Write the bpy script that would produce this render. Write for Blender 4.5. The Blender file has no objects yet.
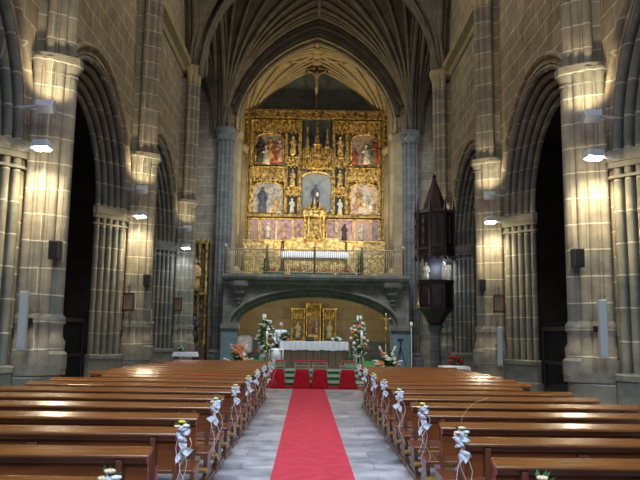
import bpy, math, random
from mathutils import Vector, Matrix
random.seed(7)
PI = math.pi
SC = bpy.context.scene
COL = SC.collection

# ------------------------------------------------------------------ camera
cam = bpy.data.cameras.new('camera'); co = bpy.data.objects.new('camera', cam); COL.objects.link(co)
cam.sensor_width = 36.0; cam.lens = 36.0*700/640; cam.clip_end = 200
r = Vector((0.99980351, -0.01415721, 0.01387466)); u = Vector((-0.01563662, -0.13307774, 0.99098224)); f = Vector((0.01218313, 0.99100448, 0.13327297))
co.matrix_world = Matrix(((r.x, u.x, -f.x, 0), (r.y, u.y, -f.y, 0), (r.z, u.z, -f.z, 1.7), (0, 0, 0, 1)))
SC.camera = co
# ------------------------------------------------------------------ world, exposure, lights
SC.view_settings.view_transform = 'Standard'; SC.view_settings.look = 'None'
SC.view_settings.exposure = 0.0; SC.view_settings.gamma = 1.0; SC.view_settings.use_curve_mapping = False
w = bpy.data.worlds.new('world'); SC.world = w; w.use_nodes = True
w.node_tree.nodes['Background'].inputs[0].default_value = (0.45, 0.62, 1.0, 1)
w.node_tree.nodes['Background'].inputs[1].default_value = 0.35
WARM = (1.0, 0.72, 0.40); GOLDL = (1.0, 0.80, 0.48); WHITE = (1.0, 0.86, 0.56); COOL = (0.62, 0.80, 1.0)

def aim(o, d):
    o.rotation_euler = Vector(d).to_track_quat('-Z', 'Y').to_euler()
def area(name, loc, d, sx, sy, power, col):
    l = bpy.data.lights.new(name, 'AREA'); l.shape = 'RECTANGLE'; l.size = sx; l.size_y = sy; l.energy = power; l.color = col
    o = bpy.data.objects.new(name, l); COL.objects.link(o); o.location = loc; aim(o, d); return o
def spot(name, loc, tgt, power, col, ang=90, blend=.6, size=.08):
    l = bpy.data.lights.new(name, 'SPOT'); l.energy = power; l.color = col; l.spot_size = math.radians(ang); l.spot_blend = blend; l.shadow_soft_size = size
    o = bpy.data.objects.new(name, l); COL.objects.link(o); o.location = loc; aim(o, Vector(tgt)-Vector(loc)); return o
def point(name, loc, power, col, size=.1):
    l = bpy.data.lights.new(name, 'POINT'); l.energy = power; l.color = col; l.shadow_soft_size = size
    o = bpy.data.objects.new(name, l); COL.objects.link(o); o.location = loc; return o

# daylight from the west windows behind the camera; unseen nave and crossing fills are added
def spread_area(spread, *a):
    o = area(*a); o.data.spread = math.radians(spread); return o
spread_area(75, 'west_window_light', (0.1, -3.0, 9.0), (0, 1, -0.75), 7, 5, 370, COOL)
spread_area(70, 'nave_floor_fill_light', (0.1, 9.0, 15.0), (0, 0, -1), 4, 14, 400, (0.80, 0.88, 1.0))  # unseen fill added under the vault to brighten floor and pews
spread_area(180, 'nave_bounce_light', (0.1, 4.0, 13.0), (0, 1, -.25), 7, 3, 150, (1.0, 0.92, 0.78))
spread_area(120, 'transept_window_light', (9.9, 29.6, 9.0), (-1, 0, -0.35), 3, 6, 170, (.85, .92, 1.0))
spread_area(120, 'transept_window_light', (-9.9, 29.6, 9.0), (1, 0, -0.35), 3, 6, 120, (.85, .92, 1.0))
spread_area(85, 'crossing_fill_light', (0.3, 25.4, 15.6), (0, 0.6, -1), 4, 2, 620, (0.8, 0.88, 1.0))  # unseen fill added to brighten the gallery arch wall
for x_, d_ in ((1.6, -1), (-1.6, 1)):      # unseen fill lights added high up to brighten the nave walls
    spread_area(150, 'nave_wall_fill_light', (x_, 11.0, 16.0), (d_, .45, -.75), 8, 1.2, 210, (1.0, .93, .80))
    spread_area(150, 'nave_wall_fill_light', (x_, 20.5, 16.4), (d_, .1, -.8), 6, 1.2, 150, (1.0, .93, .80))
# floodlights on the gallery piers that light the retable
spot('retable_floodlight', (-3.3, 33.0, 5.9), (1.2, 37, 11.0), 900, GOLDL, 100, .8, .15)
spot('retable_floodlight', (3.6, 33.0, 5.9), (-0.9, 37, 11.0), 900, GOLDL, 100, .8, .15)
spot('vault_floodlight', (-3.2, 33.6, 6.2), (1.5, 35.2, 16), 520, GOLDL, 85, .9, .15)
spot('vault_floodlight', (3.5, 33.6, 6.2), (-1.3, 35.2, 16), 520, GOLDL, 85, .9, .15)
# chapel under the gallery
point('chapel_lamp', (-1.9, 33.6, 3.0), 100, GOLDL, .15)
point('chapel_lamp', (2.3, 33.6, 3.0), 100, GOLDL, .15)
spot('altar_floodlight', (-2.5, 24.0, 9.5), (-.6, 24, .8), 420, (0.9, 0.94, 1.0), 100, .9, .2)
spot('altar_floodlight', (2.8, 24.0, 9.5), (.8, 24, .8), 420, (0.9, 0.94, 1.0), 100, .9, .2)

# ------------------------------------------------------------------ materials
def nodes(name):
    m = bpy.data.materials.new(name); m.use_nodes = True
    nt = m.node_tree; return m, nt, nt.nodes['Principled BSDF']
def L(nt, a, b): nt.links.new(a, b)
def N(nt, t, **k):
    n = nt.nodes.new(t)
    for a, b in k.items():
        if a.startswith('i_'): n.inputs[a[2:].replace('_', ' ')].default_value = b
        else: setattr(n, a, b)
    return n
def mat(name, col, rough=.6, metal=0, noise=0, scale=8, bump=0, emit=None, estr=0, coat=0, spec=None, sheen=0):
    m, nt, p = nodes(name)
    p.inputs['Base Color'].default_value = (*col, 1); p.inputs['Roughness'].default_value = rough; p.inputs['Metallic'].default_value = metal
    if spec is not None: p.inputs['Specular IOR Level'].default_value = spec
    if coat: p.inputs['Coat Weight'].default_value = coat; p.inputs['Coat Roughness'].default_value = .15
    if emit: p.inputs['Emission Color'].default_value = (*emit, 1); p.inputs['Emission Strength'].default_value = estr
    if noise or bump:
        tc = N(nt, 'ShaderNodeTexCoord'); nz = N(nt, 'ShaderNodeTexNoise', i_Scale=scale, i_Detail=5.0)
        L(nt, tc.outputs['Object'], nz.inputs['Vector'])
        if noise:
            rp = N(nt, 'ShaderNodeValToRGB'); e = rp.color_ramp.elements
            e[0].position = .3; e[1].position = .7
            e[0].color = (*[max(0, c*(1-noise)) for c in col], 1); e[1].color = (*[min(1, c*(1+noise)) for c in col], 1)
            L(nt, nz.outputs['Fac'], rp.inputs['Fac']); L(nt, rp.outputs['Color'], p.inputs['Base Color'])
        if bump:
            b = N(nt, 'ShaderNodeBump', i_Strength=bump, i_Distance=.03); L(nt, nz.outputs['Fac'], b.inputs['Height']); L(nt, b.outputs['Normal'], p.inputs['Normal'])
    return m
def stone(name, c1, c2, mortar, mode, bw=.95, bh=.46, ms=.014, rough=.85, bump=.5, stain=.45, spec=.3):
    m, nt, p = nodes(name)
    tc = N(nt, 'ShaderNodeTexCoord'); sp = N(nt, 'ShaderNodeSeparateXYZ'); L(nt, tc.outputs['Object'], sp.inputs[0])
    cb = N(nt, 'ShaderNodeCombineXYZ')
    if mode == 'pier':
        a = N(nt, 'ShaderNodeMath', operation='ADD'); L(nt, sp.outputs[0], a.inputs[0]); L(nt, sp.outputs[1], a.inputs[1])
        L(nt, a.outputs[0], cb.inputs[0]); L(nt, sp.outputs[2], cb.inputs[1])
    else:
        ax = {'x': 0, 'y': 1, 'z': 2}; L(nt, sp.outputs[ax[mode[0]]], cb.inputs[0]); L(nt, sp.outputs[ax[mode[1]]], cb.inputs[1])
    # slight wobble of the joints
    wn = N(nt, 'ShaderNodeTexNoise', i_Scale=1.3, i_Detail=2.0); L(nt, tc.outputs['Object'], wn.inputs['Vector'])
    mx = N(nt, 'ShaderNodeMixRGB', blend_type='LINEAR_LIGHT'); mx.inputs['Fac'].default_value = .035
    L(nt, cb.outputs[0], mx.inputs['Color1']); L(nt, wn.outputs['Color'], mx.inputs['Color2'])
    br = N(nt, 'ShaderNodeTexBrick', i_Scale=1.0); L(nt, mx.outputs[0], br.inputs['Vector'])
    br.inputs['Brick Width'].default_value = bw; br.inputs['Row Height'].default_value = bh; br.inputs['Mortar Size'].default_value = ms; br.inputs['Mortar Smooth'].default_value = .3
    br.inputs['Color1'].default_value = (*c1, 1); br.inputs['Color2'].default_value = (*c2, 1); br.inputs['Mortar'].default_value = (*mortar, 1)
    nz = N(nt, 'ShaderNodeTexNoise', i_Scale=2.2, i_Detail=7.0, i_Roughness=.65); L(nt, tc.outputs['Object'], nz.inputs['Vector'])
    rp = N(nt, 'ShaderNodeValToRGB'); e = rp.color_ramp.elements; e[0].position = .3; e[1].position = .72
    e[0].color = (1-stain, 1-stain, 1-stain*.9, 1); e[1].color = (1+stain*.45, 1+stain*.4, 1+stain*.3, 1)
    L(nt, nz.outputs['Fac'], rp.inputs['Fac'])
    mu = N(nt, 'ShaderNodeMixRGB', blend_type='MULTIPLY'); mu.inputs['Fac'].default_value = 1
    L(nt, br.outputs['Color'], mu.inputs['Color1']); L(nt, rp.outputs['Color'], mu.inputs['Color2']); L(nt, mu.outputs[0], p.inputs['Base Color'])
    n2 = N(nt, 'ShaderNodeTexNoise', i_Scale=14.0, i_Detail=4.0); L(nt, tc.outputs['Object'], n2.inputs['Vector'])
    ad = N(nt, 'ShaderNodeMath', operation='ADD'); L(nt, n2.outputs['Fac'], ad.inputs[0]); L(nt, br.outputs['Fac'], ad.inputs[1])
    b = N(nt, 'ShaderNodeBump', i_Strength=bump, i_Distance=.02); L(nt, ad.outputs[0], b.inputs['Height']); L(nt, b.outputs['Normal'], p.inputs['Normal'])
    p.inputs['Roughness'].default_value = rough; p.inputs['Specular IOR Level'].default_value = spec
    return m
def wood(name, c1, c2, rough=.28, axis='X', scale=3.0, coat=.3):
    m, nt, p = nodes(name)
    tc = N(nt, 'ShaderNodeTexCoord'); mp = N(nt, 'ShaderNodeMapping'); L(nt, tc.outputs['Object'], mp.inputs['Vector'])
    mp.inputs['Scale'].default_value = {'X': (.6, 9, 9), 'Z': (9, 9, .6), 'Y': (9, .6, 9)}[axis]
    nz = N(nt, 'ShaderNodeTexNoise', i_Scale=scale, i_Detail=6.0, i_Distortion=.6); L(nt, mp.outputs[0], nz.inputs['Vector'])
    rp = N(nt, 'ShaderNodeValToRGB'); e = rp.color_ramp.elements; e[0].position = .32; e[1].position = .68
    e[0].color = (*c1, 1); e[1].color = (*c2, 1); L(nt, nz.outputs['Fac'], rp.inputs['Fac']); L(nt, rp.outputs['Color'], p.inputs['Base Color'])
    p.inputs['Roughness'].default_value = rough
    if coat: p.inputs['Coat Weight'].default_value = coat; p.inputs['Coat Roughness'].default_value = .26
    b = N(nt, 'ShaderNodeBump', i_Strength=.08, i_Distance=.01); L(nt, nz.outputs['Fac'], b.inputs['Height']); L(nt, b.outputs['Normal'], p.inputs['Normal'])
    return m
def gilt(name, dark, light, scale=16, bump=.8, rough=.38, metal=.75):
    m, nt, p = nodes(name)
    tc = N(nt, 'ShaderNodeTexCoord'); v = N(nt, 'ShaderNodeTexVoronoi', i_Scale=scale); L(nt, tc.outputs['Object'], v.inputs['Vector'])
    nz = N(nt, 'ShaderNodeTexNoise', i_Scale=scale*.6, i_Detail=6.0); L(nt, tc.outputs['Object'], nz.inputs['Vector'])
    rp = N(nt, 'ShaderNodeValToRGB'); e = rp.color_ramp.elements; e[0].position = .36; e[1].position = .62
    e[0].color = (*dark, 1); e[1].color = (*light, 1); L(nt, nz.outputs['Fac'], rp.inputs['Fac']); L(nt, rp.outputs['Color'], p.inputs['Base Color'])  # crevice shade painted into the gilding, dark in the noise hollows
    ad = N(nt, 'ShaderNodeMath', operation='SUBTRACT'); L(nt, nz.outputs['Fac'], ad.inputs[0]); L(nt, v.outputs['Distance'], ad.inputs[1])
    b = N(nt, 'ShaderNodeBump', i_Strength=bump, i_Distance=.04); L(nt, ad.outputs[0], b.inputs['Height']); L(nt, b.outputs['Normal'], p.inputs['Normal'])
    p.inputs['Metallic'].default_value = metal; p.inputs['Roughness'].default_value = rough
    return m
def painted(name, cols, scale=3.2, seed=0.0):
    m, nt, p = nodes(name)
    tc = N(nt, 'ShaderNodeTexCoord'); mp = N(nt, 'ShaderNodeMapping'); mp.inputs['Location'].default_value = (seed, seed*1.7, seed*.4); L(nt, tc.outputs['Object'], mp.inputs['Vector'])
    nz = N(nt, 'ShaderNodeTexNoise', i_Scale=scale, i_Detail=3.0, i_Distortion=1.2); L(nt, mp.outputs[0], nz.inputs['Vector'])
    rp = N(nt, 'ShaderNodeValToRGB'); cr = rp.color_ramp; cr.interpolation = 'LINEAR'
    n = len(cols)
    while len(cr.elements) < n: cr.elements.new(.5)
    for i, c in enumerate(cols): cr.elements[i].position = .3+.4*i/(n-1); cr.elements[i].color = (*c, 1)
    L(nt, nz.outputs['Fac'], rp.inputs['Fac']); L(nt, rp.outputs['Color'], p.inputs['Base Color']); p.inputs['Roughness'].default_value = .6
    return m
MORT = (.42, .40, .34)
M = {}
M['wall_yz'] = stone('ashlar_nave', (.34, .275, .175), (.25, .20, .13), (.62, .53, .37), 'yz', 1.0, .44)
M['wall_xz'] = stone('ashlar_end', (.30, .26, .185), (.23, .20, .145), (.45, .40, .30), 'xz', .95, .46)
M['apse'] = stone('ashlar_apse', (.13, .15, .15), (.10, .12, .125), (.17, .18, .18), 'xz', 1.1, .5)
M['pier'] = stone('ashlar_pier', (.27, .23, .165), (.185, .175, .14), (.52, .48, .36), 'pier', 3.1, .46, .013)
M['pierblue'] = stone('ashlar_chancel_pier', (.15, .155, .145), (.11, .115, .108), (.25, .25, .22), 'pier', 1.2, .42, .013)
M['archwall'] = stone('ashlar_arch', (.165, .16, .135), (.125, .12, .10), (.24, .225, .18), 'xz', .8, .36, .012)
M['rib'] = stone('rib_stone', (.19, .165, .115), (.15, .13, .09), (.24, .21, .15), 'pier', 2.0, .7, .010, bump=.25)
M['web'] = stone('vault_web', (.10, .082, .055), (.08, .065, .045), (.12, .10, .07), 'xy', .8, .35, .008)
M['goldstone'] = stone('sandstone_warm', (.38, .30, .16), (.31, .245, .13), (.46, .38, .24), 'pier', 1.3, .5, .01, stain=.3)
M['mould'] = stone('arch_moulding', (.23, .21, .155), (.165, .165, .135), (.48, .44, .33), 'pier', 3.0, .55, .014)
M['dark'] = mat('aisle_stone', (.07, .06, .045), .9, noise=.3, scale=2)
M['floor'] = stone('floor_slabs', (.50, .51, .56), (.27, .29, .345), (.24, .24, .25), 'xy', 1.7, .46, .008, rough=.42, bump=.2, stain=.62, spec=.5)
M['pew'] = wood('varnished_pew', (.09, .024, .007), (.20, .056, .012), .26)
M['pewtop'] = wood('varnished_pew_top', (.14, .043, .009), (.24, .080, .013), .2, coat=.8)
M['pewdark'] = wood('pew_side', (.075, .024, .012), (.15, .048, .018), .3, 'Z')
M['kneel'] = wood('kneeler_board', (.34, .19, .035), (.46, .28, .06), .4)
M['carpet'] = mat('carpet_red', (.50, .05, .075), .95, noise=.14, scale=5, bump=.1, spec=.1)
M['redcloth'] = mat('red_velvet', (.34, .006, .016), .85, noise=.25, scale=7, spec=.2)
M['redpad'] = mat('red_pad', (.40, .01, .015), .6)
M['green'] = mat('green_carpet', (.03, .16, .05), .95, noise=.2, scale=6)
M['marble'] = mat('pale_marble', (.55, .55, .50), .35, noise=.12, scale=3)
M['white'] = mat('white_linen', (.80, .82, .88), .8, noise=.04, scale=6)
M['gold'] = gilt('gilded_carving', (.12, .065, .014), (.78, .53, .15), 10, .6, .42, .5)
M['golddk'] = gilt('old_gilding', (.07, .04, .012), (.42, .28, .08), 12, .6, .45, .4)
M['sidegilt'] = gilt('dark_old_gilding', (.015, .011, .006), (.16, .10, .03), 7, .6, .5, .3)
M['goldlt'] = gilt('bright_gilding', (.34, .22, .06), (.85, .62, .24), 10, .4, .4, .5)
M['brass'] = mat('brass', (.80, .58, .22), .25, 1)
M['iron'] = mat('black_iron', (.012, .012, .013), .5, .6)
M['ironrail'] = mat('railing_iron', (.30, .24, .14), .45, .3)
M['plasticblk'] = mat('black_housing', (.02, .02, .022), .5)
M['greycase'] = mat('pale_grey_case', (.36, .37, .35), .4)
M['lamp'] = mat('floodlight_case', (.55, .57, .62), .35, .3)
M['lens'] = mat('floodlight_lens', (1, 1, 1), .3, emit=(1.0, .88, .66), estr=110)
M['lensup'] = mat('uplight_lens', (1, 1, 1), .3, emit=(.62, .60, 1.0), estr=7)
M['lensblue'] = mat('cool_lamp_lens', (1, 1, 1), .3, emit=(.60, .72, 1.0), estr=40)
M['pulpit'] = wood('dark_walnut', (.020, .010, .007), (.042, .020, .014), .35, 'Z', coat=.2)
M['darkwood'] = wood('dark_oak', (.04, .022, .012), (.08, .045, .022), .4, 'Z')
M['panel'] = wood('altar_oak', (.16, .095, .05), (.28, .18, .10), .45, 'Z', coat=0)
M['panelwall'] = stone('panelled_chapel_wall', (.38, .30, .19), (.31, .245, .155), (.20, .155, .10), 'xz', .95, .62, .012, rough=.5, bump=.2, stain=.2)
M['wains'] = mat('blue_grey_wainscot', (.10, .15, .16), .6, noise=.15, scale=4)
M['leaf'] = mat('foliage', (.03, .13, .03), .6, noise=.5, scale=20)
M['petal'] = mat('white_petals', (.80, .84, .76), .6)
M['orange'] = mat('orange_petals', (.80, .22, .04), .6)
M['yellow'] = mat('yellow_petals', (.85, .65, .06), .6)
M['peach'] = mat('cream_rose', (.80, .62, .42), .6)
M['redpet'] = mat('red_petals', (.55, .02, .02), .6)
M['tulle'] = mat('white_tulle', (.66, .69, .74), .7)
M['ribbon'] = mat('cream_ribbon', (.66, .58, .46), .45)
M['wax'] = mat('white_wax', (.85, .85, .74), .4)
M['skin'] = mat('skin', (.55, .33, .24), .6)
M['shirt'] = mat('white_shirt', (.68, .76, .88), .8)
M['trouser'] = mat('black_trousers', (.015, .015, .02), .8)
M['hair'] = mat('grey_hair', (.32, .30, .28), .7)
M['statue'] = mat('pale_alabaster', (.62, .58, .45), .6)
M['nichegrey'] = mat('grey_niche', (.22, .25, .27), .7, noise=.15, scale=4)
M['slate'] = mat('dark_slate_blue', (.030, .045, .055), .7)
M['carved'] = mat('carved_flesh_wood', (.38, .27, .17), .5)
M['greywood'] = mat('limed_wood', (.34, .32, .29), .5, noise=.15, scale=9)
M['paperA'] = painted('framed_print', [(.75, .73, .66), (.5, .48, .42), (.8, .78, .7)], 5, 2)

# ------------------------------------------------------------------ mesh builder
class MB:
    def __init__(s): s.v = []; s.f = []
    def add(s, vs, fs):
        n = len(s.v); s.v += [tuple(v) for v in vs]; s.f += [tuple(n+i for i in q) for q in fs]; return s
    def box(s, x0, x1, y0, y1, z0, z1, tx=0, ty=0):   # tx, ty: top inset
        vs = [(x0, y0, z0), (x1, y0, z0), (x1, y1, z0), (x0, y1, z0), (x0+tx, y0+ty, z1), (x1-tx, y0+ty, z1), (x1-tx, y1-ty, z1), (x0+tx, y1-ty, z1)]
        return s.add(vs, [(3, 2, 1, 0), (4, 5, 6, 7), (0, 1, 5, 4), (1, 2, 6, 5), (2, 3, 7, 6), (3, 0, 4, 7)])
    def tube(s, pts, rad, seg=8, cap=True, sq=1.0):
        pts = [Vector(p) for p in pts]; rr = rad if isinstance(rad, (list, tuple)) else [rad]*len(pts)
        n = len(s.v); prev = None
        for i, p in enumerate(pts):
            t = (pts[min(i+1, len(pts)-1)]-pts[max(i-1, 0)]).normalized()
            if prev is None:
                a = Vector((0, 0, 1)) if abs(t.z) < .9 else Vector((1, 0, 0)); prev = t.cross(a).normalized()
            x = (prev-t*prev.dot(t)).normalized(); y = t.cross(x); prev = x
            for k in range(seg):
                c, q = math.cos(2*PI*k/seg), math.sin(2*PI*k/seg); s.v.append(tuple(p+x*c*rr[i]+y*q*rr[i]*sq))
        for i in range(len(pts)-1):
            for k in range(seg):
                a, b = n+i*seg+k, n+i*seg+(k+1) % seg; s.f.append((a, b, b+seg, a+seg))
        if cap: s.f.append(tuple(n+k for k in reversed(range(seg)))); s.f.append(tuple(n+(len(pts)-1)*seg+k for k in range(seg)))
        return s
    def lathe(s, prof, c=(0, 0, 0), seg=12, ph=0, sx=1, sy=1):
        n = len(s.v)
        for (rd, z) in prof:
            for k in range(seg):
                a = ph+2*PI*k/seg; s.v.append((c[0]+rd*sx*math.cos(a), c[1]+rd*sy*math.sin(a), c[2]+z))
        for i in range(len(prof)-1):
            for k in range(seg):
                a, b = n+i*seg+k, n+i*seg+(k+1) % seg; s.f.append((a, b, b+seg, a+seg))
        s.f.append(tuple(n+k for k in reversed(range(seg)))); s.f.append(tuple(n+(len(prof)-1)*seg+k for k in range(seg)))
        return s
    def ball(s, c, rx, ry=None, rz=None, seg=8, rings=5):
        ry = ry or rx; rz = rz or rx
        prof = [(math.sin(PI*i/rings), -math.cos(PI*i/rings)) for i in range(rings+1)]
        n = len(s.v)
        for (rd, z) in prof:
            rd = max(rd, .02)
            for k in range(seg): a = 2*PI*k/seg; s.v.append((c[0]+rx*rd*math.cos(a), c[1]+ry*rd*math.sin(a), c[2]+rz*z))
        for i in range(rings):
            for k in range(seg):
                a, b = n+i*seg+k, n+i*seg+(k+1) % seg; s.f.append((a, b, b+seg, a+seg))
        return s
    def prism(s, poly, a, b, axis='x'):     # poly in the two other axes, extruded a..b
        k = len(poly)
        def P(t, q): return {'x': (t, q[0], q[1]), 'y': (q[0], t, q[1]), 'z': (q[0], q[1], t)}[axis]
        vs = [P(a, q) for q in poly]+[P(b, q) for q in poly]
        return s.add(vs, [tuple(reversed(range(k))), tuple(range(k, 2*k))]+[(i, (i+1) % k, k+(i+1) % k, k+i) for i in range(k)])
    def quad(s, a, b, c, d): return s.add([a, b, c, d], [(0, 1, 2, 3)])
    def build(s, name, m, parent=None, smooth=False, loc=None, bevel=0, auto=False):
        me = bpy.data.meshes.new(name); me.from_pydata(s.v, [], s.f); me.update()
        import bmesh
        bm = bmesh.new(); bm.from_mesh(me); bmesh.ops.recalc_face_normals(bm, faces=bm.faces); bm.to_mesh(me); bm.free()
        me.materials.append(m)
        o = bpy.data.objects.new(name, me); COL.objects.link(o)
        if parent: o.parent = parent
        if loc: o.location = loc
        if smooth or auto:
            for p in me.polygons: p.use_smooth = True
            if auto: me.set_sharp_from_angle(angle=math.radians(40))
        if bevel:
            b = o.modifiers.new('bevel', 'BEVEL'); b.width = bevel; b.segments = 2; b.limit_method = 'ANGLE'
        return o
def tag(o, label, cat, group=None, kind=None):
    o['label'] = label; o['category'] = cat
    if group: o['group'] = group
    if kind: o['kind'] = kind
    return o
def thing(name, loc, label, cat, group=None, rz=0):
    o = bpy.data.objects.new(name, None); COL.objects.link(o); o.location = loc; o.rotation_euler = (0, 0, rz); o.empty_display_size = .2
    return tag(o, label, cat, group)
def struct(o): o['kind'] = 'structure'; return o
def copy_tree(o, parent=None):
    c = o.copy(); COL.objects.link(c)
    if parent: c.parent = parent
    for ch in list(o.children): copy_tree(ch, c)
    return c

# ------------------------------------------------------------------ setting
XL, XR = -5.0, 5.22            # inner faces of the nave walls
CY = [5.5, 12.3, 19.1, 25.9]   # pier rows
struct(MB().box(-10.5, 10.8, -4, 38, -.3, 0).build('floor', M['floor']))

def parch(a, h, zs, d, n=14):
    """pointed arch, offset outwards by d: right half from springing to apex"""
    R = (a*a+h*h)/(2*a); c = R-a; out = []
    tm = math.acos(c/(R+d))
    for i in range(n+1):
        t = tm*i/n; out.append(((R+d)*math.cos(t)-c, zs+(R+d)*math.sin(t)))
    out[-1] = (0.0, out[-1][1]); return out
AW, AH, AZ, AM = 2.2, 2.30, 4.85, .75   # arcade: half width, rise, springing, moulding width
def arcade(name, X, s, y0, y1, centres, top, moulds):
    """s = +1: nave side looks to +x (left wall)"""
    b = MB(); back = X-s*.62
    for face, d in ((X, AM), (back, 0.0)):
        y = y0
        for c in centres:
            p = parch(AW, AH, AZ, d); hw = AW+d
            b.quad((face, y, 0), (face, c-hw, 0), (face, c-hw, top), (face, y, top))
            prev = None
            for sg in (-1, 1):
                for i in range(len(p)-1):
                    (u1, z1), (u2, z2) = p[i], p[i+1]
                    b.quad((face, c+sg*u1, z1), (face, c+sg*u2, z2), (face, c+sg*u2, top), (face, c+sg*u1, top))
            y = c+hw
        b.quad((face, y, 0), (face, y1, 0), (face, y1, top), (face, y, top))
    b.quad((X, y0, top), (X, y1, top), (back, y1, top), (back, y0, top)); b.quad((X, y1, 0), (back, y1, 0), (back, y1, top), (X, y1, top))
    wo = struct(b.build(name, M['wall_yz']))
    # moulded order of each opening
    prof = []
    K = 5; T = .62; ln = math.hypot(AM, T); ex, et = -AM/ln, T/ln; nx_, nt_ = -T/ln, -AM/ln; st = ln/K; rr = st*.36
    for k in range(K):
        q = (k+.5)*st; cd, ct = AM+ex*q, et*q
        prof.append((cd-ex*st*.5-nx_*.02, ct-et*st*.5-nt_*.02)); prof.append((cd-ex*rr*1.1-nx_*.085, ct-et*rr*1.1-nt_*.085))
        for j in range(7):
            a = PI*(-.62+1.24*j/6); ca, sa = math.cos(a), math.sin(a)
            prof.append((cd+rr*(nx_*ca+ex*sa), ct+rr*(nt_*ca+et*sa)))
        prof.append((cd+ex*rr*1.1-nx_*.085, ct+et*rr*1.1-nt_*.085))
    prof = [(AM, 0.0)]+[(min(AM, max(-.03, d)), min(T, t)) for d, t in prof]+[(0.0, T)]
    for c in centres:
        m = MB(); path = []
        paths = []
        for (d, t) in prof:
            ph = parch(AW, AH, AZ, d); x = X-s*t
            line = [(x, c+AW+d, 0), (x, c+AW+d, AZ*.5)]+[(x, c+uu, zz) for uu, zz in ph]+[(x, c-uu, zz) for uu, zz in reversed(ph[:-1])]+[(x, c-AW-d, AZ*.5), (x, c-AW-d, 0)]
            paths.append(line)
        nn = len(paths[0]); vs = [p for ln in paths for p in ln]; fs = []
        for i in range(len(paths)-1):
            for j in range(nn-1): fs.append((i*nn+j, i*nn+j+1, (i+1)*nn+j+1, (i+1)*nn+j))
        m.add(vs, fs); m.build('arch_moulding', M['mould'], wo, auto=True)
        cp = MB()      # impost bands at the springing, and bases
        for sg in (-1, 1):
            for z0, z1, e in ((AZ-.14, AZ+.06, .15), (AZ-.24, AZ-.14, .11), (AZ-.42, AZ-.37, .10), (0, 1.0, .12), (1.0, 1.12, .16)):
                dt = [(AM+.02, -e*.75), (AM+nx_*e, nt_*e), (nx_*e, T+nt_*e), (nx_*e, T), (AM+.02, T)]
                cp.prism([(X-s*t_, c+sg*(AW+d_)) for d_, t_ in dt], z0, z1, 'z')
        cp.build('impost', M['mould'], wo)
    # hood mould above each arch
    for c in centres:
        hd = MB(); ph = parch(AW, AH, AZ, AM+.2); ph2 = [(uu, zz) for uu, zz in ph]
        hd.tube([(X+s*.02, c+uu, zz) for uu, zz in ph2]+[(X+s*.02, c-uu, zz) for uu, zz in reversed(ph2[:-1])], .07, 6)
        hd.build('hood_moulding', M['wall_yz'], wo, smooth=True)
    return wo
cent = [2.1, 8.9, 15.7, 22.5]
arcade('wall_left', XL, 1, -1.0, 26.4, cent, 19.5, True)
arcade('wall_right', XR, -1, -1.0, 26.4, cent, 19.5, True)
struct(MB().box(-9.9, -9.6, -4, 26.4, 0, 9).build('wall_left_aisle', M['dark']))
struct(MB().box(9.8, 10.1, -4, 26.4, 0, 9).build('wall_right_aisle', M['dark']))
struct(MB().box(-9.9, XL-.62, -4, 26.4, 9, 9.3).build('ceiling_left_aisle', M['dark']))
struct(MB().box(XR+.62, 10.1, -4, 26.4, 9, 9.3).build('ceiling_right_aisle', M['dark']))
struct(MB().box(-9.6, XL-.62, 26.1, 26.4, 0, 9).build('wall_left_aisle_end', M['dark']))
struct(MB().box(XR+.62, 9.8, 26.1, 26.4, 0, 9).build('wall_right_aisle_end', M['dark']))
# transept
struct(MB().box(-10.8, XL-.62, 26.1, 26.4, 9, 19.5).build('wall_left_transept_west', M['wall_xz']))
struct(MB().box(XR+.62, 11.0, 26.1, 26.4, 9, 19.5).build('wall_right_transept_west', M['wall_xz']))
struct(MB().box(-10.8, -10.5, 26.1, 33.7, 0, 19.5).build('wall_left_transept', M['wall_yz']))
struct(MB().box(10.8, 11.1, 26.1, 33.7, 0, 19.5).build('wall_right_transept', M['wall_yz']))
struct(MB().box(-10.8, -4.3, 33.35, 33.8, 0, 19.5).build('wall_left_transept_east', M['wall_xz']))
struct(MB().box(4.8, 11.1, 33.35, 33.8, 0, 19.5).build('wall_right_transept_east', M['wall_xz']))
# chancel
struct(MB().box(-4.4, -3.68, 33.3, 37.4, 4.3, 19.5).build('wall_left_chancel', M['goldstone']))
struct(MB().box(3.98, 4.9, 33.3, 37.4, 4.3, 19.5).build('wall_right_chancel', M['goldstone']))
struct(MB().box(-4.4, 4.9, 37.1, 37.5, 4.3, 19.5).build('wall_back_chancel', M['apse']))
for sx, x in ((1, -3.68), (-1, 3.98)):
    b = MB()
    for y, rr in ((33.75, .16), (34.15, .10), (36.1, .12), (36.5, .18), (36.85, .1)):
        b.tube([(x, y, 4.36), (x, y, 11.3)], rr, 10); b.lathe([(rr, 11.2), (rr*1.6, 11.45), (rr*1.6, 11.6)], (x, y, 0), 10)
        b.lathe([(rr*1.7, 4.36), (rr*1.7, 4.7), (rr, 4.9)], (x, y, 0), 10)
    struct(b.build('trim_'+('1' if sx > 0 else '2'), M['goldstone'], smooth=True))

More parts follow.
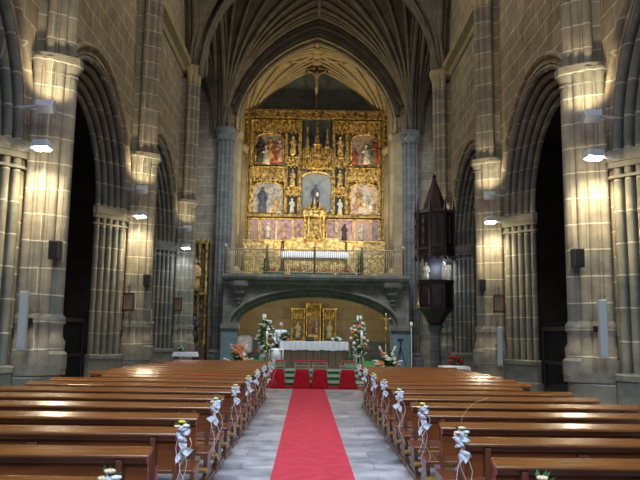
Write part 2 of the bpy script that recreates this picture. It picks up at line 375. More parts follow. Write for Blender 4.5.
# ------------------------------------------------------------------ vaults
def prof_h(rd, H, R):
    q = min(rd/R, 1.0); return H*(.82*math.sqrt(max(0, 1-(1-q)**2))+.18*q)
def vault(name, x0, x1, y0, y1, zs, H, R, web, ribm, rad=.12, extra=(.25, .1), ribs=7, bosses=True, thick=None):
    cx, cy = (x0+x1)/2, (y0+y1)/2; hw, hl = (x1-x0)/2, (y1-y0)/2
    b = MB(); n = 28; ex, ey = extra
    xs = [x0-ex+(x1-x0+2*ex)*i/n for i in range(n+1)]; ys = [y0-ey+(y1-y0+2*ey)*i/n for i in range(n+1)]
    for y in ys:
        for x in xs:
            px = max(0, hw-abs(x-cx)); py = max(0, hl-abs(y-cy))
            b.v.append((x, y, zs+prof_h(math.hypot(px, py), H, R)+.06))
    for j in range(n):
        for i in range(n): a = j*(n+1)+i; b.f.append((a, a+1, a+n+2, a+n+1))
    w = struct(b.build(name, web, smooth=True))
    dg = math.atan2(hl, hw)
    for sx in (-1, 1):
        for sy in (-1, 1):
            ox, oy = cx-sx*hw, cy-sy*hl; rb = MB()
            angs = [0, dg*.28, dg*.52, dg*.76, dg, dg+(PI/2-dg)*.25, dg+(PI/2-dg)*.5, dg+(PI/2-dg)*.75, PI/2]
            for i, a in enumerate(angs):
                ca, sa = math.cos(a), math.sin(a)
                mx = min(hw/ca if ca > 1e-6 else 1e9, hl/sa if sa > 1e-6 else 1e9)
                pts = []
                for k in range(19):
                    rd = mx*(k/18)**1.7; pts.append((ox+sx*ca*rd, oy+sy*sa*rd, zs-.02+prof_h(rd, H, R)))
                big = a in (0, dg, PI/2)
                rb.tube(pts, rad*(1.05 if big else .7), 8)
                if i in (0, 8):     # wall and cross arches carry side rolls
                    for off in (-.2, .2):
                        rb.tube([(p[0]+(off if i == 8 else 0), p[1]+(off if i == 0 else 0), p[2]+.05) for p in pts], rad*.5, 6)
            rb.build('vault_rib', ribm, w, smooth=True)
    rg = MB()
    def ridge(p, q):
        pts = []
        for k in range(13):
            x = p[0]+(q[0]-p[0])*k/12; y = p[1]+(q[1]-p[1])*k/12
            pts.append((x, y, zs-.02+prof_h(math.hypot(max(0, hw-abs(x-cx)), max(0, hl-abs(y-cy))), H, R)))
        rg.tube(pts, rad*.8, 6)
    ridge((x0, cy), (x1, cy)); ridge((cx, y0), (cx, y1))
    qx, qy = hw*.42, hl*.42
    ridge((cx-qx, cy), (cx, cy-qy)); ridge((cx, cy-qy), (cx+qx, cy)); ridge((cx+qx, cy), (cx, cy+qy)); ridge((cx, cy+qy), (cx-qx, cy))
    rg.build('ridge_rib', ribm, w, smooth=True)
    if bosses:
        bs = MB()
        for (x, y) in ((cx, cy), (cx-qx, cy), (cx+qx, cy), (cx, cy-qy), (cx, cy+qy)):
            z = zs-.02+prof_h(math.hypot(max(0, hw-abs(x-cx)), max(0, hl-abs(y-cy))), H, R)
            bs.lathe([(.10, -.26), (.24, -.22), (.30, -.1), (.24, .0)], (x, y, z), 12)
        bs.build('boss', ribm, w, smooth=True)
    return w
NX0, NX1 = -4.62, 4.84
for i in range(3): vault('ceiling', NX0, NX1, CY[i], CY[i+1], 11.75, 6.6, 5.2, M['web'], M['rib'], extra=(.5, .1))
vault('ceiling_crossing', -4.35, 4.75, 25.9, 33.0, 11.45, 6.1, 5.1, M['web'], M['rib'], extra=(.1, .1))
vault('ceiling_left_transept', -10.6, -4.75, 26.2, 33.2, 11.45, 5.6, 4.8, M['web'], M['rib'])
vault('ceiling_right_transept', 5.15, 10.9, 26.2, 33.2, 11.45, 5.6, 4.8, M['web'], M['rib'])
vault('ceiling_chancel', -3.75, 4.05, 33.3, 37.1, 11.6, 4.75, 4.3, M['goldstone'], M['goldstone'], rad=.11, extra=(.05, .1))
# band of wall above the chancel arch
b = MB()
for k in range(40):
    xa, xb = -4.3+9.1*k/40, -4.3+9.1*(k+1)/40
    def lo(x): return 11.45+prof_h(max(0, 3.9-abs(x-.15))+.02, 4.75, 4.3)
    b.quad((xa, 33.28, lo(xa)), (xb, 33.28, lo(xb)), (xb, 33.28, 19.5), (xa, 33.28, 19.5))
wc = struct(b.build('wall_chancel_arch', M['goldstone']))
b = MB()
def hi_(x): return 11.45+prof_h(max(0, 4.55-abs(x-.2))+.02, 6.1, 5.1)
for q, rd in ((.0, .10), (.12, .05), (.3, .13), (.45, .06), (.62, .13), (.8, .07)):
    pts = []
    for k in range(41):
        a = PI*k/40; xx = .17-(3.86+.5*q)*math.cos(a); pts.append((xx, 33.24-.04*(q > .2), lo(xx)*(1-q)+hi_(xx)*q))
    b.tube(pts, rd, 8)
b.build('arch_order', M['rib'], wc, smooth=True)
struct(MB().box(-11, 11.3, -1.0, 38, 19.5, 19.7).build('ceiling_roof', M['dark']))
struct(MB().box(-5.9, 6.1, -1.2, -1.0, 12, 19.6).build('wall_west_upper', M['dark']))

# string course below the vault
for s_, X, nm in ((1, XL, 'trim_4'), (-1, XR, 'trim_5')):
    struct(MB().prism([(X-s_*.05, 11.45), (X+s_*.08, 11.5), (X+s_*.12, 11.65), (X+s_*.30, 11.78), (X+s_*.32, 11.98), (X+s_*.05, 12.12), (X-s_*.05, 12.12)], -1.0, 26.4, 'y').build(nm, M['goldstone']))
# ------------------------------------------------------------------ piers
def make_pier(label):
    """local: x towards the nave, wall face at x = 0"""
    t = thing('clustered_pier', (0, 0, 0), label, 'pier', 'clustered stone piers of the nave')
    lo = [(.54, 0, .155), (.44, .17, .10), (.44, -.17, .10), (.29, .28, .095), (.29, -.28, .095), (.12, .36, .08), (.12, -.36, .08), (.60, .115, .032), (.60, -.115, .032), (.40, .26, .03), (.40, -.26, .03), (.22, .36, .03), (.22, -.36, .03)]
    hi = [(.52, 0, .13), (.43, .15, .085), (.43, -.15, .085), (.27, .25, .085), (.27, -.25, .085), (.57, .10, .03), (.57, -.10, .03), (.37, .23, .025), (.37, -.23, .025)]
    b = MB().prism([(-.15, -.36), (.08, -.28), (.28, -.18), (.42, -.06), (.42, .06), (.28, .18), (.08, .28), (-.15, .36)], 1.9, 6.38, 'z')
    for x, y, rr in lo: b.tube([(x, y, 1.9), (x, y, 6.38)], rr, 12)
    b.build('lower_shafts', M['pier'], t, auto=True)
    b = MB().prism([(-.15, -.26), (.10, -.2), (.32, -.12), (.42, -.04), (.42, .04), (.32, .12), (.10, .2), (-.15, .26)], 6.3, 11.3, 'z')
    for x, y, rr in hi: b.tube([(x, y, 6.3), (x, y, 11.3)], rr, 12)
    b.build('upper_shafts', M['pier'], t, auto=True)
    b = MB()
    for x, y, rr in lo[:7]: b.lathe([(rr, 6.22), (rr*1.15, 6.24), (rr*1.05, 6.30), (rr*1.5, 6.42), (rr*1.55, 6.50)], (x, y, 0), 12)
    b.prism([(-0.1, -0.449), (0.2, -0.435), (0.42, -0.367), (0.6, -0.245), (0.76, -0.109), (0.76, 0.109), (0.6, 0.245), (0.42, 0.367), (0.2, 0.435), (-0.1, 0.449)], 6.44, 6.58, 'z')
    b.build('ledge_capital', M['pier'], t, auto=True)
    b = MB()
    for x, y, rr in hi[:5]: b.lathe([(rr, 11.1), (rr*1.2, 11.14), (rr*1.05, 11.22), (rr*1.25, 11.4), (rr*1.75, 11.55), (rr*1.8, 11.62)], (x, y, 0), 12)
    b.prism([(-0.1, -0.367), (0.34, -0.34), (0.66, -0.177), (0.76, 0), (0.66, 0.177), (0.34, 0.34), (-0.1, 0.367)], 11.58, 11.82, 'z')
    b.build('capital', M['goldstone'], t, auto=True)
    b = MB()
    for x, y, rr in hi[:5]:      # springing of the ribs
        b.tube([(x, y, 11.8), (x+.02, y*1.05, 12.3), (x+.12, y*1.3, 13.0)], [rr, rr*.9, rr*.6], 8)
    b.build('rib_springer', M['rib'], t, smooth=True)
    b = MB()
    for x, y, rr in lo[:7]: b.lathe([(rr*1.7, 1.05), (rr*1.7, 1.3), (rr*1.35, 1.36), (rr*1.45, 1.5), (rr*1.1, 1.6), (rr*1.1, 1.78), (rr*1.35, 1.84), (rr*1.3, 1.92), (rr, 1.98)], (x, y, 0), 12)
    b.prism([(-0.15, -0.49), (0.25, -0.476), (0.55, -0.354), (0.74, -0.184), (0.8, 0), (0.74, 0.184), (0.55, 0.354), (0.25, 0.476), (-0.15, 0.49)], .95, 1.12, 'z')
    b.prism([(-0.15, -0.456), (0.22, -0.442), (0.48, -0.326), (0.67, -0.17), (0.72, 0), (0.67, 0.17), (0.48, 0.326), (0.22, 0.442), (-0.15, 0.456)], 0, .96, 'z')
    b.build('base', M['pier'], t, auto=True)
    return t
pier0 = None
NEAR = {5.5: 'beside the camera', 12.3: 'nearest in view', 19.1: 'second back', 25.9: 'furthest back before the crossing'}
for side, X, rz in (('left', XL, 0), ('right', XR, PI)):
    for y in CY[1:]:
        lab = 'ribbed stone pier on the %s nave wall, %s' % (side, NEAR[y])
        if pier0 is None: p = pier0 = make_pier(lab)
        else: p = copy_tree(pier0); p['label'] = lab
        p.location = (X, y, 0); p.rotation_euler.z = rz
# chancel piers: tall blue-grey clusters
for x, lab in ((-4.20, 'blue-grey ribbed pier left of the gilded altarpiece'), (4.72, 'blue-grey ribbed pier right of the gilded altarpiece')):
    t = thing('chancel_pier', (x, 33.0, 0), lab, 'pier', 'piers of the chancel arch')
    b = MB().lathe([(.32, .9), (.32, 11.0)], seg=12)
    for k in range(10): a = 2*PI*k/10; b.tube([(.31*math.cos(a), .31*math.sin(a), .9), (.31*math.cos(a), .31*math.sin(a), 11.0)], .085, 8)
    b.build('shaft', M['pierblue'], t, auto=True)
    MB().lathe([(.40, 10.85), (.46, 10.95), (.42, 11.05), (.50, 11.35), (.50, 11.5)], seg=20).build('capital', M['pierblue'], t, auto=True)
    MB().lathe([(.58, 0), (.58, .6), (.50, .7), (.52, .82), (.42, .95)], seg=8, ph=PI/8).build('base', M['pierblue'], t)

# ------------------------------------------------------------------ gallery, low arch, chapel below
GC, GA = .19, 3.46
def ell(t, e=0): return (GC+(GA+e)*math.cos(t), 2.05+(1.32+e*.9)*math.sin(t))
b = MB(); n = 30; ztop = 4.02; x0, x1 = -3.98, 4.50
for yy in (31.8, 32.35):
    for k in range(n):
        p, q = ell(PI*k/n, .5 if yy < 32 else 0), ell(PI*(k+1)/n, .5 if yy < 32 else 0)
        b.quad((p[0], yy, p[1]), (q[0], yy, q[1]), (q[0], yy, ztop), (p[0], yy, ztop))
    e = .5 if yy < 32 else 0
    b.quad((GC+GA+e, yy, 0), (x1+.0, yy, 0), (x1, yy, ztop), (GC+GA+e, yy, ztop)); b.quad((x0, yy, 0), (GC-GA-e, yy, 0), (GC-GA-e, yy, ztop), (x0, yy, ztop))
b.box(x0, x0+.02, 31.8, 32.35, 0, ztop); b.box(x1-.02, x1, 31.8, 32.35, 0, ztop)
gw = struct(b.build('wall_gallery_arch', M['archwall']))
pr = [(.5, 0), (.47, -.03), (.42, -.06), (.36, -.05), (.33, .0), (.31, .10), (.25, .12), (.2, .08), (.15, .10), (.12, .2), (.08, .27), (.03, .28), (0, .34), (0, .55)]
lines = []
for e, t in pr: lines.append([(GC+GA+e, 31.8+t, 0)]+[(ell(PI*k/36, e)[0], 31.8+t, ell(PI*k/36, e)[1]) for k in range(37)]+[(GC-GA-e, 31.8+t, 0)])
nn = len(lines[0]); b = MB().add([p for l in lines for p in l], [(i*nn+j, i*nn+j+1, (i+1)*nn+j+1, (i+1)*nn+j) for i in range(len(lines)-1) for j in range(nn-1)])
b.build('arch_moulding', M['archwall'], gw, auto=True)
b = MB()
for xa, xb in ((-4.05, -3.20), (3.60, 4.56)):
    b.box(xa, xb, 31.66, 32.3, 1.88, 2.08); b.box(xa+.04, xb-.04, 31.7, 32.3, 1.8, 1.9)
b.build('impost', M['archwall'], gw, bevel=.02)
b = MB()
for xa, xb in ((-4.0, -3.27), (3.66, 4.5)): b.box(xa, xb, 31.74, 32.3, 0, 1.82)
b.build('jamb', M['wains'], gw)
b = MB().prism([(31.80, 3.72), (31.72, 3.84), (31.62, 3.9), (31.58, 4.02), (31.45, 4.1), (31.40, 4.22), (31.40, 4.36), (37.1, 4.36), (37.1, 4.02), (31.9, 4.02), (31.85, 3.72)], -3.98, 4.45, 'x')
struct(b.build('trim_3', M['archwall']))
for x in (-3.25, 3.72):     # pendant corbels under the gallery corners
    b = MB().lathe([(.04, 2.98), (.10, 3.02), (.06, 3.10), (.16, 3.2), (.14, 3.3), (.30, 3.5), (.28, 3.6), (.46, 3.82), (.5, 4.04)], (x, 31.75, 0), 8, PI/8)
    b.build('corbel', M['archwall'], gw)
struct(MB().box(-4.3, -3.95, 33.3, 37.2, 0, 4.02).build('wall_left_chapel', M['panelwall']))
struct(MB().box(4.5, 4.8, 33.3, 37.2, 0, 4.02).build('wall_right_chapel', M['panelwall']))
struct(MB().box(-4.3, 4.8, 37.05, 37.3, 0, 4.02).build('wall_back_chapel', M['panelwall']))
b = MB().box(-3.95, 4.5, 36.93, 37.05, .45, 1.28); b.box(-3.95, 4.5, 36.90, 37.05, 1.28, 1.36)
struct(b.build('baseboard_chapel', M['wains']))
# sanctuary platform with three steps
b = MB().box(-3.1, 3.55, 25.5, 37.1, 0, .45); b.box(-3.5, 3.95, 24.5, 25.5, 0, .30); b.box(-3.9, 4.35, 23.6, 24.5, 0, .15)
pf = struct(b.build('floor_sanctuary', M['green']))
b = MB().box(-3.1, 3.55, 25.44, 25.52, .38, .46); b.box(-3.5, 3.95, 24.44, 24.52, .235, .31); b.box(-3.9, 4.35, 23.54, 23.62, .09, .16)
b.build('step_nosing', M['marble'], pf)

# gallery railing
t = thing('gallery_railing', (0, 31.55, 4.36), 'long iron balustrade along the front edge of the upper gallery', 'railing')
b = MB()
for k in range(86):
    x = -3.85+8.02*k/85
    b.lathe([(.014, 0), (.014, .3), (.028, .36), (.014, .42), (.014, .72), (.026, .78), (.014, .84), (.014, 1.1)], (x, 0, 0), 6)
o = b.build('baluster', M['ironrail'], t, smooth=True); o['kind'] = 'stuff'
MB().box(-3.9, 4.2, -.03, .03, 1.1, 1.15).build('top_rail', M['ironrail'], t, bevel=.01)
MB().box(-3.9, 4.2, -.025, .025, .08, .12).build('bottom_rail', M['ironrail'], t)
for x in (-3.88, -2.0, .15, 2.3, 4.18): MB().lathe([(.045, 0), (.045, 1.2), (.07, 1.24), (.05, 1.3), (.01, 1.36)], (x, 0, 0), 8).build('post', M['ironrail'], t, smooth=True)

# ------------------------------------------------------------------ figures for the carvings
def robed(b, x, y, z, h, lean=0, seg=8):
    """small draped figure: skirt, shoulders, arms, head"""
    q = h/1.0
    b.lathe([(.17*q, 0), (.15*q, .25*q), (.115*q, .5*q), (.15*q, .68*q), (.14*q, .76*q), (.05*q, .83*q)], (x, y, z), seg, 0, 1, .7)
    b.ball((x+lean*q*.3, y-.02*q, z+.91*q), .075*q, .075*q, .095*q, 8, 5)
    v_ = math.sin(x*37+z*11)
    b.tube([(x-.13*q, y, z+.72*q), (x-.17*q, y-.08*q, z+(.55+.05*v_)*q), (x-.02*q, y-.16*q, z+(.55+.10*v_)*q)], [.05*q, .05*q, .03*q], 6)
    b.tube([(x+.13*q, y, z+.72*q), (x+.15*q, y-.06*q, z+(.50-.04*v_)*q), (x+(.06+.05*v_)*q, y-.14*q, z+(.46-.08*v_)*q)], [.05*q, .055*q, .03*q], 6)
    b.tube([(x-.12*q*v_, y-.06*q, z+.5*q), (x+.12*q*v_, y-.09*q, z+.22*q), (x+.18*q*v_, y-.06*q, z+.02*q)], [.03*q, .04*q, .05*q], 6)
    return b
# ------------------------------------------------------------------ main altarpiece
RT = thing('gilded_altarpiece', (.14, 37.0, 4.36), 'huge gilded altarpiece with carved niches and painted panels above the gallery', 'altarpiece')
def gx(px): return (px-314.5)*.0548
def gz(py): return 9.29-(py-113)*.0551
def gbox(b, xa, xb, ya, yb, d0, d1, **k): return b.box(gx(xa), gx(xb), -d1, -d0, gz(yb), gz(ya), **k)
MB().box(gx(245), gx(384), -.12, .05, gz(262), gz(115)).build('backing', M['golddk'], RT)
b = MB(); gbox(b, 244, 249.5, 113, 262, .1, .42); gbox(b, 379.5, 385, 113, 262, .1, .42); gbox(b, 244, 385, 114, 120.5, .1, .46); gbox(b, 243, 386, 112.5, 114.5, .1, .54)
gbox(b, 249, 380, 216, 218.5, .1, .4)
for k in range(28): b.ball((gx(246.5+k*5.05), -.46, gz(119.5)), .07, .05, .09, 6, 4)
for px in (246.7, 382.3):
    for k in range(18): b.ball((gx(px), -.42, gz(124+k*5.3)), .08, .05, .11, 6, 4)
b.build('outer_frame', M['golddk'], RT, auto=True)
for xa, xb in ((250, 253.6), (284.6, 287.4), (298, 301), (331, 334), (344, 347), (376, 379)):
    b = MB(); gbox(b, xa, xb, 121, 217, .1, .26); xm = gx((xa+xb)/2); hwp = (gx(xb)-gx(xa))/2
    for z0, z1 in ((gz(168), gz(123)), (gz(215), gz(170))):
        b.lathe([(hwp*1.0, 0), (hwp, .12), (hwp*.55, .2), (hwp*.6, (z1-z0)*.3), (hwp*.85, (z1-z0)*.33), (hwp*.5, (z1-z0)*.38), (hwp*.5, (z1-z0)*.66), (hwp*.8, (z1-z0)*.7), (hwp*.5, (z1-z0)*.74), (hwp*.5, (z1-z0)-.18), (hwp*1.0, z1-z0)], (xm, -.32, z0), 8)
    b.build('column', M['gold'], RT, auto=True)
# tracery canopies above each panel
def canopy(xa, xb, ya, yb, n):
    b = MB(); gbox(b, xa, xb, ya, yb, .1, .24); w_ = (gx(xb)-gx(xa))/n
    for k in range(n):
        cx_ = gx(xa)+w_*(k+.5); h_ = gz(ya)-gz(yb)
        for sg in (-1, 1): b.tube([(cx_+sg*w_*.46, -.27, gz(yb)), (cx_+sg*w_*.3, -.3, gz(yb)+h_*.45), (cx_, -.32, gz(yb)+h_*.7)], .03, 5)
        b.lathe([(.05, 0), (.07, .08), (.03, .14), (.012, h_*.5)], (cx_, -.3, gz(yb)+h_*.55), 6)
        b.ball((cx_+w_*.5, -.3, gz(yb)-.03), .05, .05, .08, 6, 4)
    b.box(gx(xa), gx(xb), -.36, -.1, gz(ya)-.07, gz(ya)); b.box(gx(xa), gx(xb), -.32, -.1, gz(yb), gz(yb)+.05)
    b.build('canopy', M['gold'], RT, auto=True)
for xa, xb, ya, yb in ((253.6, 284.6, 122, 134), (347, 376, 122, 134), (253.6, 284.6, 169, 183), (347, 376, 169, 183)): canopy(xa, xb, ya, yb, 7)
for xa, xb in ((287.4, 298), (334, 344)):
    for ya, yb in ((122, 134), (159, 168), (189, 197)): canopy(xa, xb, ya, yb, 3)
# painted relief panels with arched tops
FC = [mat('robe_%d' % i, c, .6, noise=.55, scale=5) for i, c in enumerate([(.50, .45, .35), (.30, .07, .04), (.07, .09, .12), (.42, .26, .09), (.08, .14, .09), (.36, .22, .15), (.035, .03, .03)])]
sets = {0: [(.10, .06, .04), (.38, .26, .14), (.16, .14, .13), (.50, .42, .30)], 1: [(.22, .13, .08), (.48, .34, .2), (.55, .5, .42), (.12, .1, .09)], 2: [(.30, .27, .22), (.16, .19, .23), (.50, .44, .34), (.30, .16, .08)]}
def scene_panel(xa, xb, ya, yb, si, seed, figs, label):
    b = MB(); X0, X1, Z0, Z1 = gx(xa), gx(xb), gz(yb), gz(ya); mx, a_ = (X0+X1)/2, (X1-X0)/2
    poly = [(X0, Z0), (X1, Z0)]+[(mx+a_*math.cos(PI*k/14), Z1-a_*.42+a_*.42*math.sin(PI*k/14)) for k in range(15)]
    b.prism(poly, -.20, -.13, 'y'); p = b.build('painted_panel', painted('panel_paint', sets[si], 2.6, seed), RT); p['label'] = label
    fr = MB(); fr.tube([(q[0], -.22, q[1]) for q in poly]+[(X0, -.22, Z0)], .05, 6); fr.build('panel_frame', M['gold'], p, smooth=True)
    for (fx, fz, h, ci) in figs:
        robed(MB(), X0+(X1-X0)*fx, -.24, Z0+(Z1-Z0)*fz, (Z1-Z0)*h).build('carved_figure', FC[ci], p, smooth=True)
scene_panel(256, 283, 135, 167, 0, 1.3, [(.16, .1, .75, 6), (.36, .02, .6, 0), (.52, .2, .62, 3), (.68, .04, .66, 1), (.86, .1, .7, 5), (.45, .0, .35, 0)], 'upper left carved scene with a crowd of robed figures')
scene_panel(350, 376, 135, 167, 0, 4.1, [(.12, .05, .5, 1), (.34, .04, .42, 5), (.55, .06, .62, 0), (.74, .12, .66, 4), (.92, .1, .8, 1)], 'upper right carved scene with figures in red and green')
scene_panel(254, 283, 184, 215, 2, 7.7, [(.33, .05, .78, 2), (.78, .08, .45, 3), (.6, .0, .25, 0)], 'lower left carved scene with a dark robed figure')
scene_panel(349, 376, 184, 215, 1, 2.9, [(.3, .3, .5, 3), (.52, .28, .45, 0), (.75, .1, .6, 0), (.2, .0, .4, 5), (.85, .05, .4, 5)], 'lower right carved scene with seated pale figures')
# side niches with statues
for xm in (292.5, 339):
    for yb, yt in ((156, 135), (188, 169), (215, 198)):
        b = MB(); gbox(b, xm-4.6, xm+4.6, yt, yb, .1, .16); n_ = b.build('niche', M['slate'], RT)
        hh = (gz(yt)-gz(yb))*.86; robed(MB(), gx(xm), -.26, gz(yb)+.03, hh).build('niche_statue', M['statue'] if yb > 200 else M['goldlt'], n_, smooth=True)
        MB().lathe([(.06, -.16), (.17, -.04), (.19, .03)], (gx(xm), -.26, gz(yb)), 8).build('bracket', M['gold'], n_)
# central tall compartment with pinnacled canopy
b = MB(); gbox(b, 301, 331, 121, 171, .1, .15); b.build('spire_backdrop', M['slate'], RT)
for xm, zb, ztp, rr in ((306.5, 166, 129, .17), (316, 166, 124, .24), (326, 166, 129, .17)):
    b = MB(); z0, z1 = gz(zb), gz(ztp); H_ = z1-z0
    b.lathe([(rr*1.1, 0), (rr*1.1, H_*.18), (rr*1.35, H_*.2), (rr*.9, H_*.24), (rr*.9, H_*.42), (rr*1.1, H_*.45), (rr*.6, H_*.5), (rr*.45, H_*.62), (rr*.2, H_*.8), (.03, H_*.97), (.05, H_*.98), (.01, H_)], (gx(xm), -.34, z0), 8)
    for k in range(6):
        a = PI*k/5+PI; cxx, cyy = gx(xm)+rr*1.25*math.cos(a), -.34+rr*1.25*math.sin(a)
        for zz, hh in ((0, .42), (H_*.22, .36)): b.lathe([(.035, zz), (.035, zz+hh*.5), (.055, zz+hh*.52), (.008, zz+hh*1.2)], (cxx, cyy, z0), 5)
    b.build('pinnacle', M['gold'], RT, auto=True)
canopy(302, 330.5, 161, 171, 6)
b = MB(); gbox(b, 302, 330.5, 172, 212, .1, .14); ni = b.build('central_niche', M['nichegrey'], RT)
MB().tube([(gx(302), -.2, gz(178)), (gx(306), -.22, gz(174.5)), (gx(316), -.24, gz(173)), (gx(326), -.22, gz(174.5)), (gx(330.5), -.2, gz(178))], .07, 6).build('niche_arch', M['goldlt'], ni, smooth=True)
st = robed(MB(), gx(315), -.3, gz(208), (gz(186)-gz(208)), .05).build('virgin_statue', FC[2], ni, smooth=True); st['label'] = 'dark robed standing statue'
MB().ball((gx(317), -.42, gz(196)), .09, .07, .13).build('child_figure', M['statue'], ni, smooth=True)
# predella
b = MB(); gbox(b, 250, 379, 219, 242, .1, .18); b.build('predella', M['gold'], RT)
pc = [[(.26, .15, .15), (.42, .28, .25), (.22, .16, .22)], [(.20, .11, .13), (.40, .27, .24), (.12, .08, .14), (.44, .34, .3)], [(.13, .08, .14), (.30, .19, .20), (.44, .33, .28)]]
for i, (xa, xb) in enumerate(((253.5, 260), (263.5, 277), (278.5, 293), (294.5, 303.5), (327, 335), (337, 351.5), (353.5, 368), (370, 376.5))):
    b = MB(); gbox(b, xa, xb, 220.5, 240.5, .18, .22); p = b.build('predella_painting', painted('predella_paint', pc[i % 3], 3.2, i*2.3), RT)
    fr = MB()
    for q in ((xa-.7, xa, 220, 241), (xb, xb+.7, 220, 241), (xa, xb, 219.6, 220.6), (xa, xb, 240.4, 241.2)): gbox(fr, *q, .17, .27)
    fr.build('painting_frame', M['goldlt'], p)
    if xb-xa > 8:
        robed(MB(), gx(xa+(xb-xa)*.45), -.235, gz(239.5), (gz(223)-gz(239.5))*.95, .1).build('carved_figure', FC[(5, 0, 5, 5, 5, 6, 0, 2)[i]], p, smooth=True)
# stepped gilded plinth, tabernacle
b = MB(); gbox(b, 246.5, 283, 243, 280, .1, .55); gbox(b, 346, 382.5, 243, 280, .1, .55)
for q in ((246, 256), (266, 276), (352, 362), (373, 383)): gbox(b, *q, 241.5, 253, .5, .66)
gbox(b, 245.5, 283.5, 241.5, 243, .1, .6); gbox(b, 345.5, 383.5, 241.5, 243, .1, .6)
gbox(b, 286, 344, 243, 280, .1, .7); gbox(b, 292, 338, 239, 243, .1, .6)
b.build('plinth', M['goldlt'], RT, bevel=.015)
b = MB(); gbox(b, 305, 324, 211, 241, .2, .75)
for xm in (305.5, 309, 320, 323.5):
    b.lathe([(.085, 0), (.085, .12), (.05, .16), (.05, 1.1), (.09, 1.2), (.09, 1.3)], (gx(xm), -.85, gz(241)), 8)
gbox(b, 304, 325, 214, 219.5, .2, .98)
for xm, h in ((305.5, .35), (309.5, .5), (314.5, .75), (319.5, .5), (323.5, .35)): b.lathe([(.11, 0), (.11, h*.3), (.15, h*.34), (.08, h*.5), (.015, h)], (gx(xm), -.72, gz(214)), 8)
tb = b.build('tabernacle', M['gold'], RT, auto=True)
gbox(MB(), 311.5, 319.5, 221, 239, .75, .84).build('tabernacle_door', M['golddk'], tb)

# crucifix above
t = thing('crucifix', (.15, 36.45, 13.72), 'carved wooden crucifix on the dark wall above the altarpiece', 'crucifix')
MB().box(-.06, .06, .0, .09, 0, 2.75).box(-.62, .62, .0, .09, 2.08, 2.2).build('cross', M['darkwood'], t)
me = bpy.data.meshes.new('crucified_figure')
vv = [(0, -.1, 1.40), (0, -.1, 1.62), (0, -.1, 1.88), (0, -.12, 2.0), (.02, -.14, 2.08), (-.15, -.1, 1.93), (-.34, -.06, 2.05), (-.54, -.04, 2.12), (.15, -.1, 1.93), (.34, -.06, 2.05), (.54, -.04, 2.12), (.05, -.14, 1.12), (.01, -.08, .82), (-.05, -.14, 1.12), (-.01, -.09, .8), (0, -.13, .72)]
ee = [(0, 1), (1, 2), (2, 3), (3, 4), (2, 5), (5, 6), (6, 7), (2, 8), (8, 9), (9, 10), (0, 11), (11, 12), (0, 13), (13, 14), (14, 15)]
rrs = [.10, .085, .11, .04, .065, .05, .036, .03, .05, .036, .03, .06, .035, .06, .035, .03]
def skinned(name, vv, ee, rr, m, parent, root=0, sub=1):
    me = bpy.data.meshes.new(name); me.from_pydata(vv, ee, []); me.update(); me.materials.append(m)
    o = bpy.data.objects.new(name, me); COL.objects.link(o); o.parent = parent
    o.modifiers.new('skin', 'SKIN').use_smooth_shade = True
    if not me.skin_vertices: me.attributes  # layer is made by the modifier below
    return o, me
def skin_obj(name, vv, ee, rr, m, parent, sub=2):
    import bmesh
    me = bpy.data.meshes.new(name); bm = bmesh.new(); ly = bm.verts.layers.skin.verify()
    bv = [bm.verts.new(v) for v in vv]
    for i, v in enumerate(bv):
        q = rr[i]; v[ly].radius = (q if isinstance(q, tuple) else (q, q)); v[ly].use_root = (i == 0)
    for a, c in ee: bm.edges.new((bv[a], bv[c]))
    bm.to_mesh(me); bm.free(); me.materials.append(m)
    o = bpy.data.objects.new(name, me); COL.objects.link(o); o.parent = parent
    k = o.modifiers.new('skin', 'SKIN'); k.use_smooth_shade = True
    s_ = o.modifiers.new('sub', 'SUBSURF'); s_.levels = sub; s_.render_levels = sub
    return o
bpy.data.meshes.remove(me)
skin_obj('carved_body', vv, ee, rrs, M['carved'], t, 1)

# altar on the gallery
t = thing('gallery_altar', (.19, 35.4, 4.36), 'gilded altar on the upper gallery below the big altarpiece', 'altar')
MB().box(-1.55, 1.55, -.4, .4, 0, 1.36).build('altar_body', M['goldlt'], t, bevel=.02)
b = MB()
for k in range(9): b.lathe([(.06, .05), (.04, .15), (.04, 1.1), (.07, 1.3)], (-1.5+k*.375, -.42, 0), 8)
b.build('colonnettes', M['gold'], t, smooth=True)
b = MB().box(-1.66, 1.66, -.52, .5, 1.37, 1.42); b.box(-1.68, 1.68, -.545, -.52, 1.12, 1.43)
tag(b.build('altar_cloth', M['white'], None, loc=(.19, 35.4, 4.36)), 'narrow white cloth over the gilded altar on the gallery', 'altar cloth')
